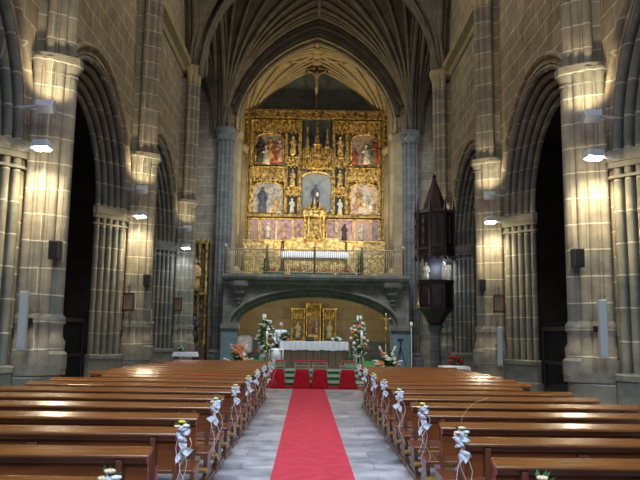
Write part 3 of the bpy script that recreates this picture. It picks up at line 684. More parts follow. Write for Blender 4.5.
# cypress pots and garland on the gallery
for i, x in enumerate((-2.05, 2.25)):
    t = thing('potted_shrub', (x, 31.95, 4.36), 'small dark potted shrub behind the gallery railing, %s of the upper altar' % ('left' if i == 0 else 'right'), 'shrub', 'potted shrubs on the gallery')
    MB().lathe([(.1, 0), (.15, .22), (.16, .25)], seg=10).build('pot', M['darkwood'], t, smooth=True)
    b = MB()
    for k in range(150):
        a = random.random()*2*PI; z = random.uniform(.28, 1.05); rr = (.18*(1.1-z)/.8+.03)*random.random()**.4
        b.ball((rr*math.cos(a), rr*math.sin(a), z), .035, .035, .05, 5, 3)
    b.build('foliage', M['leaf'], t)
for xa, xb, lab in ((-2.0, -1.35, 'left of the upper altar'), (-.95, 1.0, 'in front of the upper altar'), (1.2, 2.0, 'right of the upper altar')):
    t = thing('flower_garland', ((xa+xb)/2, 31.72, 4.36), 'red flowers at the foot of the gallery railing, '+lab, 'flowers', 'red flowers on the gallery')
    b, g = MB(), MB()
    for k in range(int((xb-xa)*55)):
        x = random.uniform(xa, xb)-(xa+xb)/2; (b if k % 3 else g).ball((x, random.uniform(-.06, .1), random.uniform(.07, .28)), .035, .035, .03, 6, 3)
    b.box(-.01, .01, -.01, .01, 0, .2); g.box(-(xb-xa)/2, (xb-xa)/2, -.06, .08, 0, .1)
    b.build('blossoms', M['redpet'], t); g.build('leaves', M['leaf'], t)

# ------------------------------------------------------------------ chapel altarpiece below the gallery
t = thing('small_altarpiece', (.17, 36.85, .45), 'small three-part gilded altarpiece on the chapel wall under the low arch', 'altarpiece')
MB().box(-1.3, 1.3, -.25, .05, 0, .85).build('altar_base', M['wains'], t)
for i, xm in enumerate((-.80, .0, .84)):
    w_ = .34 if i != 1 else .38; zt = 2.56 if i != 1 else 2.82
    b = MB().box(xm-w_, xm+w_, -.12, .04, .85, zt)
    p = b.build('gilded_panel', M['golddk'], t)
    f_ = MB()
    for s_ in (-1, 1): f_.lathe([(.055, .85), (.055, .95), (.035, 1.0), (.035, zt-.25), (.06, zt-.16), (.06, zt)], (xm+s_*(w_-.02), -.16, 0), 8)
    f_.box(xm-w_-.04, xm+w_+.04, -.22, .04, zt-.06, zt+.03); f_.box(xm-w_-.02, xm+w_+.02, -.22, .04, .83, .92)
    f_.build('panel_frame', M['goldlt'], p, auto=True)
    if i != 1:
        robed(MB(), xm, -.2, 1.02, .86).build('saint_statue', M['statue'], p, smooth=True)
        c_ = MB(); 
        for k in range(5): c_.lathe([(.05, 0), (.06, .1), (.01, .42)], (xm-.2+k*.1, -.17, 2.02), 6)
        c_.build('niche_canopy', M['goldlt'], p)
    else:
        MB().box(xm-.26, xm+.26, -.16, -.1, 1.25, 2.1).build('relief_panel', painted('relief_paint', [(.16, .06, .05), (.5, .34, .22), (.22, .14, .16), (.7, .6, .45)], 9, 3), p)
        for k in range(6): robed(MB(), xm-.16+.16*(k % 3), -.2, 1.3+.38*(k//3), .34).build('relief_figure', FC[(5, 1, 0, 3, 5, 0)[k]], p, smooth=True)
        MB().box(xm-.27, xm+.27, -.24, -.12, .96, 1.22).build('tabernacle', M['goldlt'], p, bevel=.01)
        c_ = MB()
        for k in range(7): c_.lathe([(.04, 0), (.06, .12), (.01, .5)], (xm-.27+k*.09, -.17, 2.15), 6)
        c_.build('niche_canopy', M['goldlt'], p)

# ------------------------------------------------------------------ altar and sanctuary furniture
t = thing('main_altar', (.16, 26.5, .45), 'wide panelled wooden altar table in the middle of the sanctuary', 'altar')
MB().box(-1.12, 1.12, -.38, .38, .08, .93).build('altar_body', M['panel'], t)
MB().box(-1.16, 1.16, -.42, .42, 0, .09).build('plinth', M['panel'], t)
b = MB()
for k in range(9): b.box(-1.12+k*.2725, -1.09+k*.2725, -.40, -.38, .09, .93)
b.build('panel_stiles', M['pewdark'], t)
MB().box(-1.2, 1.2, -.46, .46, .93, .96).build('altar_top', M['panel'], t)
b = MB(); nx = 60
top = [(-1.26+2.52*i/nx) for i in range(nx+1)]
def hem(i): return .66+.008*math.sin(i*.9)+.012*math.sin(i*.37)
for side in (-1, 1):
    vs = []
    for i, x in enumerate(top):
        wv = .018*math.sin(i*1.3); vs += [(x, side*.475, .975), (x, side*(.50+wv), .80), (x, side*(.505+wv*1.6), hem(i))]
    b.add(vs, [(3*i+j, 3*i+3+j, 3*i+4+j, 3*i+1+j) for i in range(nx) for j in range(2)])
b.add([(-1.26, -.475, .975), (1.26, -.475, .975), (1.26, .475, .975), (-1.26, .475, .975)], [(0, 1, 2, 3)])
for sx in (-1, 1):
    vs = []
    for i in range(17):
        y = -.475+.95*i/16; wv = .02*math.sin(i*1.4); vs += [(sx*1.26, y, .975), (sx*(1.29+wv), y*1.03, .75), (sx*(1.31+wv), y*1.06, .50-.08*abs(math.cos(i/16*PI)))]
    b.add(vs, [(3*i+j, 3*i+3+j, 3*i+4+j, 3*i+1+j) for i in range(16) for j in range(2)])
tag(b.build('altar_cloth', M['white'], None, True, loc=(.16, 26.5, .45)), 'white cloth hanging over the wide wooden main altar', 'altar cloth')

def bloom(b, x, y, z, rr, n=6, tilt=0):
    for k in range(n):
        a = 2*PI*k/n; b.ball((x+rr*.55*math.cos(a), y+rr*.55*math.sin(a), z+rr*.15), rr*.45, rr*.45, rr*.3, 5, 3)
    b.ball((x, y, z+rr*.25), rr*.35, rr*.35, rr*.3, 6, 3)
def leafy(b, x, y, z, l, a, el):
    d = Vector((math.cos(a)*math.cos(el), math.sin(a)*math.cos(el), math.sin(el))); s_ = Vector((-math.sin(a), math.cos(a), 0))*l*.16
    p = Vector((x, y, z)); q = p+d*l*.5; e = p+d*l
    b.add([p, q+s_+Vector((0, 0, .01)), e, q-s_+Vector((0, 0, .01)), q+Vector((0, 0, -.008))], [(0, 1, 4), (1, 2, 4), (2, 3, 4), (3, 0, 4), (0, 3, 2, 1)])
_bm = {}
def flower(t, mname, nm, x, y, z, rr):
    if mname not in _bm:
        g = MB(); bloom(g, 0, 0, 0, 1.0); _bm[mname] = g.build(nm, M[mname], t, smooth=True); o = _bm[mname]
    else: o = _bm[mname].copy(); COL.objects.link(o); o.parent = t; o.name = nm
    o.location = (x, y, z); o.scale = (rr, rr, rr*1.15); o.rotation_euler = (random.uniform(-.3, 1.2), random.uniform(-.5, .5), 0); return o
def bouquet(t, z0, z1, rad, nw, no, leaves, spread=None, white='petal', flare=False):
    g, wv, og = MB(), MB(), MB()
    def P():
        a = random.random()*2*PI; q = random.random(); z = z0+(z1-z0)*q
        R_ = rad*(math.sin(PI*min(1, max(0, q*.86+.12)))**.6) if not flare else rad*(.35+.65*(1-q))
        k = R_*random.uniform(.55, 1.0); return a, k*math.cos(a), k*math.sin(a), z
    for _ in range(leaves):
        a, x, y, z = P(); leafy(g, x*.5, y*.5, z-.04, random.uniform(.16, .28), a+random.uniform(-.5, .5), random.uniform(-.2, .9))
    g.tube([(0, 0, z0-.02), (0, 0, z1*.95)], .02, 6)
    for _ in range(60): a, x, y, z = P(); g.ball((x*.6, y*.6, z), .06, .06, .05, 5, 3)
    for _ in range(nw): a, x, y, z = P(); flower(t, white, 'white_flower', x, y, z, random.uniform(.05, .085))
    for _ in range(no): a, x, y, z = P(); flower(t, 'orange', 'orange_flower', x*1.02, y*1.02, z, random.uniform(.05, .08))
    g.build('foliage', M['leaf'], t)
# tall arrangements with a big candle in front
for x, nm, no, dx in ((-1.66, 'left', 6, .09), (1.82, 'right', 15, .08)):
    t = thing('flower_stand', (x, 26.3, .45), 'tall column of white flowers and greenery %s of the altar%s' % (nm, ', flecked with orange' if nm == 'right' else ', mostly white'), 'flowers', 'tall flower stands beside the altar')
    MB().lathe([(.18, 0), (.18, .03), (.03, .06), (.025, .5), (.09, .56)], seg=12).build('stand', M['iron'], t, smooth=True)
    bouquet(t, .42, 1.80, .36, 75, no+3, 90)
    g = MB()
    for k in range(7):
        xx = random.uniform(-.1, .1); g.tube([(xx*.4, 0, 1.5), (xx, random.uniform(-.1, .1), 1.88)], .012, 5); g.ball((xx, 0, 1.9), .03, .03, .06)
        bloom(g, xx, 0, 1.84, .045)
    g.build('flower_spikes', M['petal'], t, smooth=True)
    g = MB()
    for k in range(26):
        a = random.random()*2*PI; g.tube([(.12*math.cos(a), .12*math.sin(a), .6), (.2*math.cos(a), .2*math.sin(a), .4), (.17*math.cos(a), .17*math.sin(a), random.uniform(.05, .25))], .012, 5)
    g.build('trailing_stems', M['petal'], t, smooth=True)
    c = thing('candlestick', (x+dx, 25.85, .45), 'thick white altar candle on a slender stand in front of the %s tall flowers' % nm, 'candlestick', 'altar candlesticks')
    MB().lathe([(.14, 0), (.14, .03), (.04, .07), (.02, .15), (.02, .5), (.045, .55), (.02, .6), (.02, .82), (.09, .88), (.09, .91)], seg=12).build('stand', M['brass'], c, smooth=True)
    MB().lathe([(.045, .91), (.045, 1.32), (.02, 1.33), (.004, 1.36)], seg=12).build('candle', M['wax'], c, smooth=True)
# low arrangements
for x, y, nm, lab in ((-2.2, 22.1, 'left', 'low spray of white lilies with an orange top, left of the aisle before the easel'), (2.42, 22.1, 'right', 'low spray of white lilies and orange flowers under the gold processional cross')):
    t = thing('low_flower_arrangement', (x, y, 0), lab, 'flowers', 'low flower arrangements before the sanctuary')
    MB().lathe([(.22, 0), (.22, .03), (.04, .08), (.035, .55), (.2, .62), (.24, .74)], seg=14).build('pedestal', M['darkwood'], t, smooth=True)
    bouquet(t, .70, 1.12, .44, 26, 12 if nm == 'left' else 9, 90, flare=True)
    l = MB()
    for s_ in (-1, 1):
        l.tube([(s_*.15, -.1, .8), (s_*.3, -.12, .88), (s_*.42, -.12, .90)], [.012, .015, .02], 6); bloom(l, s_*.42, -.12, .9, .07); bloom(l, s_*.36, -.15, .8, .07)
        l.tube([(s_*.1, 0, 1.0), (s_*.2, 0, 1.25), (s_*.26, 0, 1.36)], [.01, .03, .03], 6); bloom(l, s_*.22, 0, 1.24, .05)
    l.build('lilies', M['petal'], t, smooth=True)
    if nm == 'left':
        for k in range(9): flower(t, 'orange', 'orange_gladiolus', random.uniform(-.2, .12), random.uniform(-.25, -.05), random.uniform(1.08, 1.3), .08)
# easel
t = thing('picture_easel', (-2.13, 23.3, 0), 'wooden easel holding a pale framed picture behind the left flowers', 'easel')
for s_ in (-1, 1): MB().tube([(s_*.06, 0, 1.66), (s_*.3, -.05, .0)], .02, 6).build('leg', M['darkwood'], t)
MB().tube([(0, .02, 1.6), (0, .5, .15)], .02, 6).build('leg', M['darkwood'], t)
MB().box(-.32, .32, -.08, -.02, 1.02, 1.06).build('shelf', M['darkwood'], t)
p = thing('framed_picture', (-2.13, 23.22, 1.06), 'pale framed picture of a standing figure resting on the easel', 'picture')
b = MB().box(-.25, .25, -.02, .01, 0, .05); b.box(-.25, .25, -.02, .01, .53, .58); b.box(-.25, -.2, -.02, .01, 0, .58); b.box(.2, .25, -.02, .01, 0, .58)
b.build('frame', M['greywood'], p)
MB().box(-.2, .2, -.012, .005, .05, .53).build('print', M['paperA'], p)
robed(MB(), 0, -.012, .07, .42).build('painted_figure', mat('print_grey', (.22, .20, .20), .7), p).scale = (1, .12, 1)
# gold processional cross
t = thing('processional_cross', (2.95, 27.4, .45), 'tall gold processional cross on a thin pole, right of the altar', 'cross')
MB().lathe([(.16, 0), (.16, .03), (.03, .07), (.02, 1.35), (.05, 1.4), (.02, 1.46), (.045, 1.52), (.015, 1.56)], seg=12).build('pole', M['brass'], t, smooth=True)
b = MB().box(-.022, .022, -.015, .015, 1.55, 2.05); b.box(-.17, .17, -.015, .015, 1.86, 1.90)
for q in ((-.17, 1.88), (.17, 1.88), (0, 2.05)): b.ball((q[0], 0, q[1]), .035, .02, .035)
b.build('cross', M['brass'], t)
# tripod
t = thing('camera_tripod', (3.5, 27.3, .45), 'black camera tripod standing at the right end of the sanctuary', 'tripod')
for a in (-PI/2-.9, -PI/2+.9, PI/2): MB().tube([(0, 0, .82), (.26*math.cos(a), .26*math.sin(a), 0)], [.022, .014], 8).build('leg', M['iron'], t)
MB().tube([(0, 0, .72), (0, 0, 1.02)], .02, 8).build('centre_column', M['iron'], t)
MB().box(-.11, .11, -.07, .1, 1.0, 1.13).build('camera', M['plasticblk'], t, bevel=.015)
MB().tube([(0, .1, 1.02), (.05, -.25, .9)], .012, 6).build('pan_handle', M['iron'], t)
# white candle pole near the pulpit
t = thing('processional_candle', (3.74, 26.0, 0), 'tall thin white candle pole between the tripod and the pulpit', 'candle')
MB().lathe([(.15, 0), (.15, .04), (.04, .1), (.03, .4)], seg=12).build('foot', M['iron'], t, smooth=True)
MB().tube([(0, 0, .35), (0, 0, 2.0)], .020, 10).build('candle', M['wax'], t)
MB().lathe([(.03, 2.0), (.06, 2.06), (.05, 2.16), (.01, 2.2)], seg=10).build('lantern', M['petal'], t, smooth=True)
# credence table with white cloth at left of the altar
t = thing('credence_table', (-1.22, 25.95, .45), 'small side table at the left end of the main altar', 'table')
MB().box(-.24, .24, -.2, .2, .62, .66).build('tabletop', M['panel'], t)
for sx in (-1, 1):
    for sy in (-1, 1): MB().box(sx*.2-.02, sx*.2+.02, sy*.16-.02, sy*.16+.02, 0, .62).build('leg', M['panel'], t)
b = MB().lathe([(.30, .22), (.28, .45), (.27, .665), (.20, .68), (.12, .70), (.02, .72)], seg=20, sx=1, sy=.8)
for i in range(len(b.v)):
    x_, y_, z_ = b.v[i]; k = 1+.05*math.sin(9*math.atan2(y_, x_))*(1 if z_ < .6 else 0); b.v[i] = (x_*k, y_*k, z_)
tag(b.build('table_cloth', M['white'], None, True, loc=(-1.22, 25.95, .45)), 'white cloth bunched over the small side table left of the altar', 'tablecloth')
# flowers lying on the altar
t = thing('altar_bouquet', (-.92, 26.3, 1.45), 'green bouquet with orange flecks on the left end of the altar cloth', 'flowers')
bouquet(t, .02, .26, .2, 3, 7, 60)
t = thing('altar_bouquet', (1.0, 26.4, 1.45), 'white posy lying on the right end of the altar cloth', 'flowers')
bouquet(t, .02, .10, .18, 14, 0, 20)
t = thing('missal_stand', (.0, 26.5, 1.425), 'low dark book stand in the middle of the altar cloth', 'book stand')
MB().prism([(-.12, 0), (.12, 0), (.12, .14), (-.12, .03)], -.16, .16, 'x').build('stand', M['darkwood'], t)
MB().prism([(-.13, .035), (.11, .145), (.11, .165), (-.13, .055)], -.15, .15, 'x').build('book', M['pulpit'], t)

# draped kneelers in front of the altar
kn = thing('kneeler', (0, 0, 0), '', 'kneeler', 'red draped kneelers at the head of the aisle')
b = MB(); vs = []
for k, (z, hx, hy) in enumerate(((.02, .27, .19), (.2, .245, .17), (.42, .22, .155), (.56, .20, .14), (.58, .17, .12))):
    for i in range(32):
        a = 2*PI*i/32; c_, s_ = math.cos(a), math.sin(a); q = max(abs(c_), abs(s_)); wv = 1+.035*math.sin(i*2.1)*(1-k/5)
        vs.append((c_/q*hx*wv*(.96 if abs(abs(c_)-abs(s_)) < .1 else 1), s_/q*hy*wv, z))
b.add(vs, [(k*32+i, k*32+(i+1) % 32, k*32+32+(i+1) % 32, k*32+32+i) for k in range(4) for i in range(32)]+[tuple(128+i for i in range(32))])
b.build('red_drape', M['redcloth'], kn, smooth=True)
for s_ in (-1, 1):
    MB().box(s_*.225-.02, s_*.225+.02, .17, .21, 0, .80).build('upright', M['greywood'], kn)
    MB().box(s_*.225-.02, s_*.225+.02, .45, .49, 0, .80).build('upright', M['greywood'], kn)
MB().box(-.25, .25, .15, .51, .78, .80).build('armrest_board', M['greywood'], kn)
MB().box(-.25, .25, .14, .52, .80, .845).build('padded_armrest', M['redpad'], kn, bevel=.015)
MB().box(-.22, .22, .17, .20, .66, .70).build('cross_rail', M['greywood'], kn)
for i, (x, lab) in enumerate(((-1.03, 'leftmost, by the end of the left pews'), (-.235, 'left one of the middle pair'), (.335, 'right one of the middle pair'), (1.22, 'rightmost, by the end of the right pews'))):
    k = kn if i == 0 else copy_tree(kn); k.location = (x, 22.55, .012); k['label'] = 'red draped kneeler with padded armrest, '+lab

# carpets
b = MB(); n = 40; vs = []
for i in range(n+1):
    y = 1.0+21.4*i/n; q = (y-8.5)/13.8; xl = -.44-.07*q+.002*math.sin(i*1.7); xr = .56-.08*q+.002*math.sin(i*1.3); vs += [(xl, y, .006), (xr, y, .006), (xl, y, .0), (xr, y, .0)]
b.add(vs, [f_ for i in range(n) for f_ in ((4*i, 4*i+4, 4*i+5, 4*i+1), (4*i, 4*i+2, 4*i+6, 4*i+4), (4*i+1, 4*i+5, 4*i+7, 4*i+3))])
tag(b.build('carpet_runner', M['carpet'], smooth=False), 'long red carpet runner down the middle of the stone aisle', 'carpet')
tag(MB().box(-1.42, 1.62, 22.2, 23.5, 0, .012).build('cross_carpet', M['redcloth']), 'wide dark red carpet lying crosswise under the kneelers', 'carpet')

# ------------------------------------------------------------------ person
t = thing('person', (-1.17, 28.3, .45), 'person in a white shirt and black trousers standing behind the left end of the altar', 'person')
vv = [(0, 0, .88), (0, 0, 1.02), (0, 0, 1.20), (0, .0, 1.33), (0, 0, 1.42), (0, -.01, 1.49),
      (-.17, 0, 1.33), (-.235, .0, 1.08), (-.20, -.16, .92), (-.17, -.22, .90),
      (.17, 0, 1.33), (.235, .0, 1.08), (.20, -.16, .92), (.17, -.22, .90),
      (-.09, 0, .82), (-.10, -.01, .46), (-.10, .02, .08), (-.11, -.13, .04), (.09, 0, .82), (.10, -.01, .46), (.10, .02, .08), (.11, -.13, .04)]
ee = [(0, 1), (1, 2), (2, 3), (3, 4), (4, 5), (3, 6), (6, 7), (7, 8), (8, 9), (3, 10), (10, 11), (11, 12), (12, 13), (0, 14), (14, 15), (15, 16), (16, 17), (0, 18), (18, 19), (19, 20), (20, 21)]
rr = [(.15, .11), (.14, .105), (.16, .11), (.13, .09), .05, .05, .055, .042, .03, .03, .055, .042, .03, .03, .085, .06, .045, .035, .085, .06, .045, .035]
nv = len(vv)
for s_, wi in ((-1, 9), (1, 13)):     # fingers
    for k in range(4):
        bx = vv[wi][0]+s_*(-.03+.018*k); base = len(vv)
        vv += [(bx, -.27, .895), (bx*1.0, -.31-.006*(1.5-abs(k-1.5)), .875), (bx, -.325, .85)]; ee += [(wi, base), (base, base+1), (base+1, base+2)]; rr += [.010, .009, .008]
    base = len(vv); vv += [(vv[wi][0]-s_*.035, -.235, .89), (vv[wi][0]-s_*.05, -.265, .88)]; ee += [(wi, base), (base, base+1)]; rr += [.011, .009]
pb = skin_obj('body', vv, ee, rr, M['skin'], t, 1)
sv = [(0, 0, .86), (0, 0, 1.02), (0, 0, 1.20), (0, 0, 1.34), (0, 0, 1.40), (-.18, 0, 1.335), (-.245, 0, 1.08), (-.21, -.13, .935), (.18, 0, 1.335), (.245, 0, 1.08), (.21, -.13, .935)]
skin_obj('white_shirt', sv, [(0, 1), (1, 2), (2, 3), (3, 4), (3, 5), (5, 6), (6, 7), (3, 8), (8, 9), (9, 10)], [(.185, .14), (.175, .14), (.185, .14), (.14, .11), .07, .08, .062, .048, .08, .062, .048], M['shirt'], t, 2)
tv = [(0, 0, .92), (-.095, 0, .80), (-.10, 0, .46), (-.10, .01, .07), (.095, 0, .80), (.10, 0, .46), (.10, .01, .07)]
skin_obj('black_trousers', tv, [(0, 1), (1, 2), (2, 3), (0, 4), (4, 5), (5, 6)], [(.17, .13), .11, .085, .07, .11, .085, .07], M['trouser'], t, 2)
h = MB(); h.ball((0, -.015, 1.57), .078, .095, .115, 16, 10)
h.ball((0, -.112, 1.56), .014, .022, .024, 8, 5); h.ball((-.08, 0, 1.565), .012, .022, .03, 6, 4); h.ball((.08, 0, 1.565), .012, .022, .03, 6, 4); h.ball((0, -.05, 1.485), .045, .05, .035, 10, 6)
hd = h.build('head', M['skin'], t, smooth=True)
e = MB()
for s_ in (-1, 1): e.ball((s_*.03, -.098, 1.585), .012, .008, .008, 6, 4)
e.build('eyes', M['trouser'], hd); MB().box(-.025, .025, -.108, -.10, 1.52, 1.528).build('mouth', mat('lips', (.35, .12, .1)), hd)
hr = MB(); hr.ball((0, .01, 1.60), .084, .092, .10, 14, 8); hr.build('grey_hair', M['hair'], t, smooth=True)
for s_ in (-1, 1): MB().box(s_*.1-.05, s_*.1+.05, -.2, .07, 0, .08, ty=.02).build('shoe', M['plasticblk'], t, bevel=.02)

# ------------------------------------------------------------------ pews
def make_pew(Lp):
    """local x from the aisle end outward 0..Lp, +y towards the altar, back at y = 0"""
    t = thing('church_pew', (0, 0, 0), '', 'pew'); t.scale.z = 1.04
    MB().prism([(-.10, .882), (-.098, .896), (.02, .928), (.03, .920), (.025, .905), (-.09, .872)], -.02, Lp+.02, 'x').build('book_rest', M['pewtop'], t, bevel=.006)
    MB().prism([(-.012, .66), (.012, .66), (.02, .90), (-.01, .90)], .0, Lp-.0, 'x').build('backrest', M['pew'], t)
    MB().prism([(-.045, .84), (-.025, .835), (-.01, .885), (-.05, .880)], .0, Lp-.0, 'x').build('top_moulding', M['pewtop'], t)
    MB().prism([(-.02, .58), (.0, .58), (.005, .63), (-.015, .63)], .14, Lp-.14, 'x').build('back_rail', M['pewdark'], t)
    MB().prism([(.0, .44), (.0, .47), (.40, .485), (.42, .465), (.40, .445)], .02, Lp-.02, 'x').build('seat', M['pew'], t, bevel=.005)
    for x in (Lp*.36, Lp*.68):
        MB().prism([(-.075, .08), (-.03, .08), (-.005, .82), (-.055, .82)], x-.04, x+.04, 'x').build('stile', M['pewdark'], t)
    end = [(-.30, .0), (.46, .0), (.46, .07), (.30, .10), (.20, .24), (.35, .42), (.37, .47), (.06, .50), (.035, .60), (.045, .90), (-.085, .865), (-.06, .60), (-.06, .30), (-.12, .10), (-.30, .07)]
    for x in (.14, Lp-.19):
        MB().prism(end, x, x+.045, 'x').build('end_panel', M['pewdark'], t, bevel=.008)
        MB().box(x-.02, x+.065, -.32, .48, 0, .07).build('foot', M['greywood'] if False else M['pewdark'], t, bevel=.008)
    MB().box(.12, Lp-.12, -.32, -.16, .17, .20).build('kneeler_board', M['kneel'], t, bevel=.005)
    MB().prism([(-.30, .07), (-.26, .07), (-.14, .2), (-.18, .2)], .4, .44, 'x').build('kneeler_bracket', M['pewdark'], t)
    MB().prism([(-.30, .07), (-.26, .07), (-.14, .2), (-.18, .2)], Lp-.44, Lp-.40, 'x').build('kneeler_bracket', M['pewdark'], t)
    return t
protos = {}
def pew(side, k, Lp):
    key = (side, round(Lp, 2))
    if key not in protos:
        p = make_pew(Lp)
        if side < 0:
            for ch in p.children:       # mirror the geometry for the left block
                me = ch.data; me.transform(Matrix.Scale(-1, 4, (1, 0, 0))); me.flip_normals()
        protos[key] = p
    else: p = copy_tree(protos[key])
    return p
ORD = ['first', 'second', 'third', 'fourth', 'fifth', 'sixth', 'seventh', 'eighth']
def rowname(k):      # k = -1 .. 14
    i = k+1
    return '%s row from the camera' % ORD[i] if i < 8 else '%s row from the altar' % ORD[14-k]
outL = {8: 2.45, 10: 2.85, 11: 2.85, 12: 2.8, 13: 2.75, 14: 2.6, 15: 2.5}; outR = {7: 1.98, 14: 2.3, 4: 2.5}
def rowname(side, k):      # the left block has 17 rows, the right 16
    n = 17 if side < 0 else 16; i = k+1
    if i < 9: return '%s row from the camera' % (ORD+['ninth'])[i]
    return '%s row from the altar' % ORD[n-1-i]
def rowy(side, k): return 4.5+.93*k if side < 0 else 4.4+.875*k
for side, nm, x in ((-1, 'left', -.99), (1, 'right', 1.14)):
    for k in range(-1, 16 if side < 0 else 15):
        p = pew(side, k, (outL if side < 0 else outR).get(k, 2.95 if side < 0 else 2.40)); p.location = (x, rowy(side, k), 0)
        p.scale.z = 1.068 if side < 0 else 1.042
        tag(p, 'varnished reddish-brown wooden pew in the %s block, %s' % (nm, rowname(side, k)), 'pew', 'pews of the %s block' % nm)

# bows on every second pew
def make_bow(seed):
    rs = random.Random(seed)
    t = thing('pew_bow', (0, 0, 0), '', 'bow', 'white flower bows on the pew ends')
    b = MB()        # crumpled tulle bunch
    for q in range(16):
        a = rs.uniform(0, 6.28); e = rs.uniform(-1.2, 1.2); rd = .034
        c = Vector((rd*math.cos(a)*math.cos(e), -.03+rd*.7*math.sin(a)*math.cos(e), .01+rd*math.sin(e)*1.3))
        d = Vector((rs.uniform(-1, 1), rs.uniform(-1, .3), rs.uniform(-1, 1))).normalized()
        b.tube([c-d*.03, c+Vector((0, -.012, 0)), c+d*.035], [.008, .026, .012], 6, sq=.45)
    b.build('tulle_bunch', M['tulle'], t, smooth=True)
    b = MB(); sd = 1 if seed % 2 else -1      # two loose tails
    for (dx, ln, w0) in ((sd*.05, .10, .011), (-sd*.015, .15, .010)):
        vs = []; m = 9
        for j in range(m):
            q = j/(m-1); cx = dx*q*q*1.2+.012*math.sin(j*1.3+seed); cz = -.03-ln*q; wd = w0*(.6+1.6*q)
            for i in range(5): vs.append((cx+(i-2)*.5*wd, -.04+.014*math.sin(i*2+j)*(1 if i % 2 else -1), cz+.012*(i-2)*sd*q))
        b.add(vs, [(j*5+i, j*5+i+1, j*5+i+6, j*5+i+5) for j in range(m-1) for i in range(4)])
    b.build('tulle_tail', M['tulle'], t, smooth=True)
    for i, (x, z, mt) in enumerate(((-.028, .055, 'peach'), (.03, .06, 'petal'), (.0, .088, 'yellow' if seed == 3 else 'peach'))):
        g = MB(); bloom(g, x, -.05, z, .03, 6); g.build('rose', M[mt], t, smooth=True)
    g = MB()
    for q in range(4): leafy(g, rs.uniform(-.03, .03), -.03, .06, .07, rs.uniform(0, 6.28), rs.uniform(.4, 1.3))
    g.build('leaves', M['leaf'], t)
    for q in range(3):
        x0 = (-.02, .015, .035)[q]; ln = rs.uniform(.36, .58); pts = [(x0+(.02+.01*q)*math.sin(j*.9+q*2+seed), -.05+.012*math.sin(j*.8), -.02-ln*j/9) for j in range(10)]
        g = MB().tube(pts, .007, 5, sq=.3); g.build('ribbon', M['ribbon'] if q else M['tulle'], t, smooth=True)
    return t
bows = [make_bow(s_) for s_ in (1, 2, 3)]; used = [False]*3; i = 0
for k in range(-1, 16, 2):
    for side, x, dx in ((-1, -.99, .065), (1, 1.14, -.05)):
        if side > 0 and k > 14: continue
        q = i % 3; i += 1
        if not used[q]: b_ = bows[q]; used[q] = True
        else: b_ = copy_tree(bows[q])
        b_.location = (x+dx, rowy(side, k)-.12, .96); b_['label'] = 'white tulle bow on the aisle end of %s block pew, %s' % ('left' if side < 0 else 'right', rowname(side, k))
        if side > 0 and k == 1: MB().tube([(0, -.02, .08), (.01, -.02, .16), (.05, -.02, .22), (.11, -.02, .27), (.20, -.02, .30)], .0025, 5).build('sprig', M['kneel'], b_)

# ------------------------------------------------------------------ floodlights, speakers, station frames on the piers
def floodlight(loc, d, lens, label, power=0, col=WHITE, ang=110, wallx=None):
    t = thing('floodlight', loc, label, 'floodlight', 'floodlights on the piers')
    d = Vector(d).normalized(); q = d.to_track_quat('Z', 'Y').to_matrix().to_4x4()
    def pt(v): return q @ Vector(v)
    h = MB().box(-.13, .13, -.09, .09, -.10, .03, tx=-.02, ty=-.02); h.v = [tuple(pt(v)) for v in h.v]; h.build('housing', M['lamp'], t, bevel=.01)
    l = MB().box(-.12, .12, -.08, .08, .03, .05); l.v = [tuple(pt(v)) for v in l.v]; l.build('lens', lens, t)
    if wallx is not None:
        s_ = 1 if wallx > loc[0] else -1
        MB().tube([(0, 0, 0), (wallx-loc[0], .12, 0)], .025, 6).build('bracket_arm', M['lamp'], t)
    if power:
        bd = Vector((d.x, .42, d.z)) if d.z < 0 else d
        o = spot('floodlight_beam', Vector(loc)+d*.06, Vector(loc)+bd*2, power, col, ang, .7, .07); o.parent = t; o.location = d*.06
    return t
rowsL = {12.3: 'nearest left pier', 19.1: 'second left pier', 25.9: 'third left pier'}
for side, X, s_ in (('left', XL, 1), ('right', XR, -1)):
    for j, y in enumerate(CY[1:]):
        where = ('nearest', 'second', 'furthest')[j]+' %s pier' % side
        pw = (400, 320, 110)[j]; cl = WHITE if j < 2 else ((.75, .88, 1.0) if side == 'left' else (.8, .85, 1.0))
        ln = M['lens'] if j < 2 else M['lensblue']
        floodlight((X+s_*.53, y-.95, 5.42), (s_*-.05, .55, .85), M['lensup'], 'pale floodlight aimed upwards on the %s' % where, (pw*.5, pw*.5, 80)[j], cl if j < 2 else WHITE, 85, X+s_*.1)
        floodlight((X+s_*.50, y-.92, 4.72), (s_*-.02, -.12, -1), ln, 'bright floodlight aimed downwards on the %s' % where, pw, cl, 110, X+s_*.1)
        point('floodlight_spill', (X+s_*.62, y-.95, 4.60), (26, 20, 8)[j], cl, .06)
        sp = MB().box(-.09, .09, -.10, .10, -.16, .16).build('speaker_cabinet', M['plasticblk'], None, bevel=.01)
        if j < 2:
            sp.location = (X+s_*.62, y-.34, 3.06); tag(sp, 'small black loudspeaker box on the %s' % where, 'speaker', 'black loudspeakers on the piers')
            g_ = MB().box(-.07, .07, -.112, -.10, -.14, .14).build('grille', M['iron'], sp)
        else: bpy.data.objects.remove(sp)
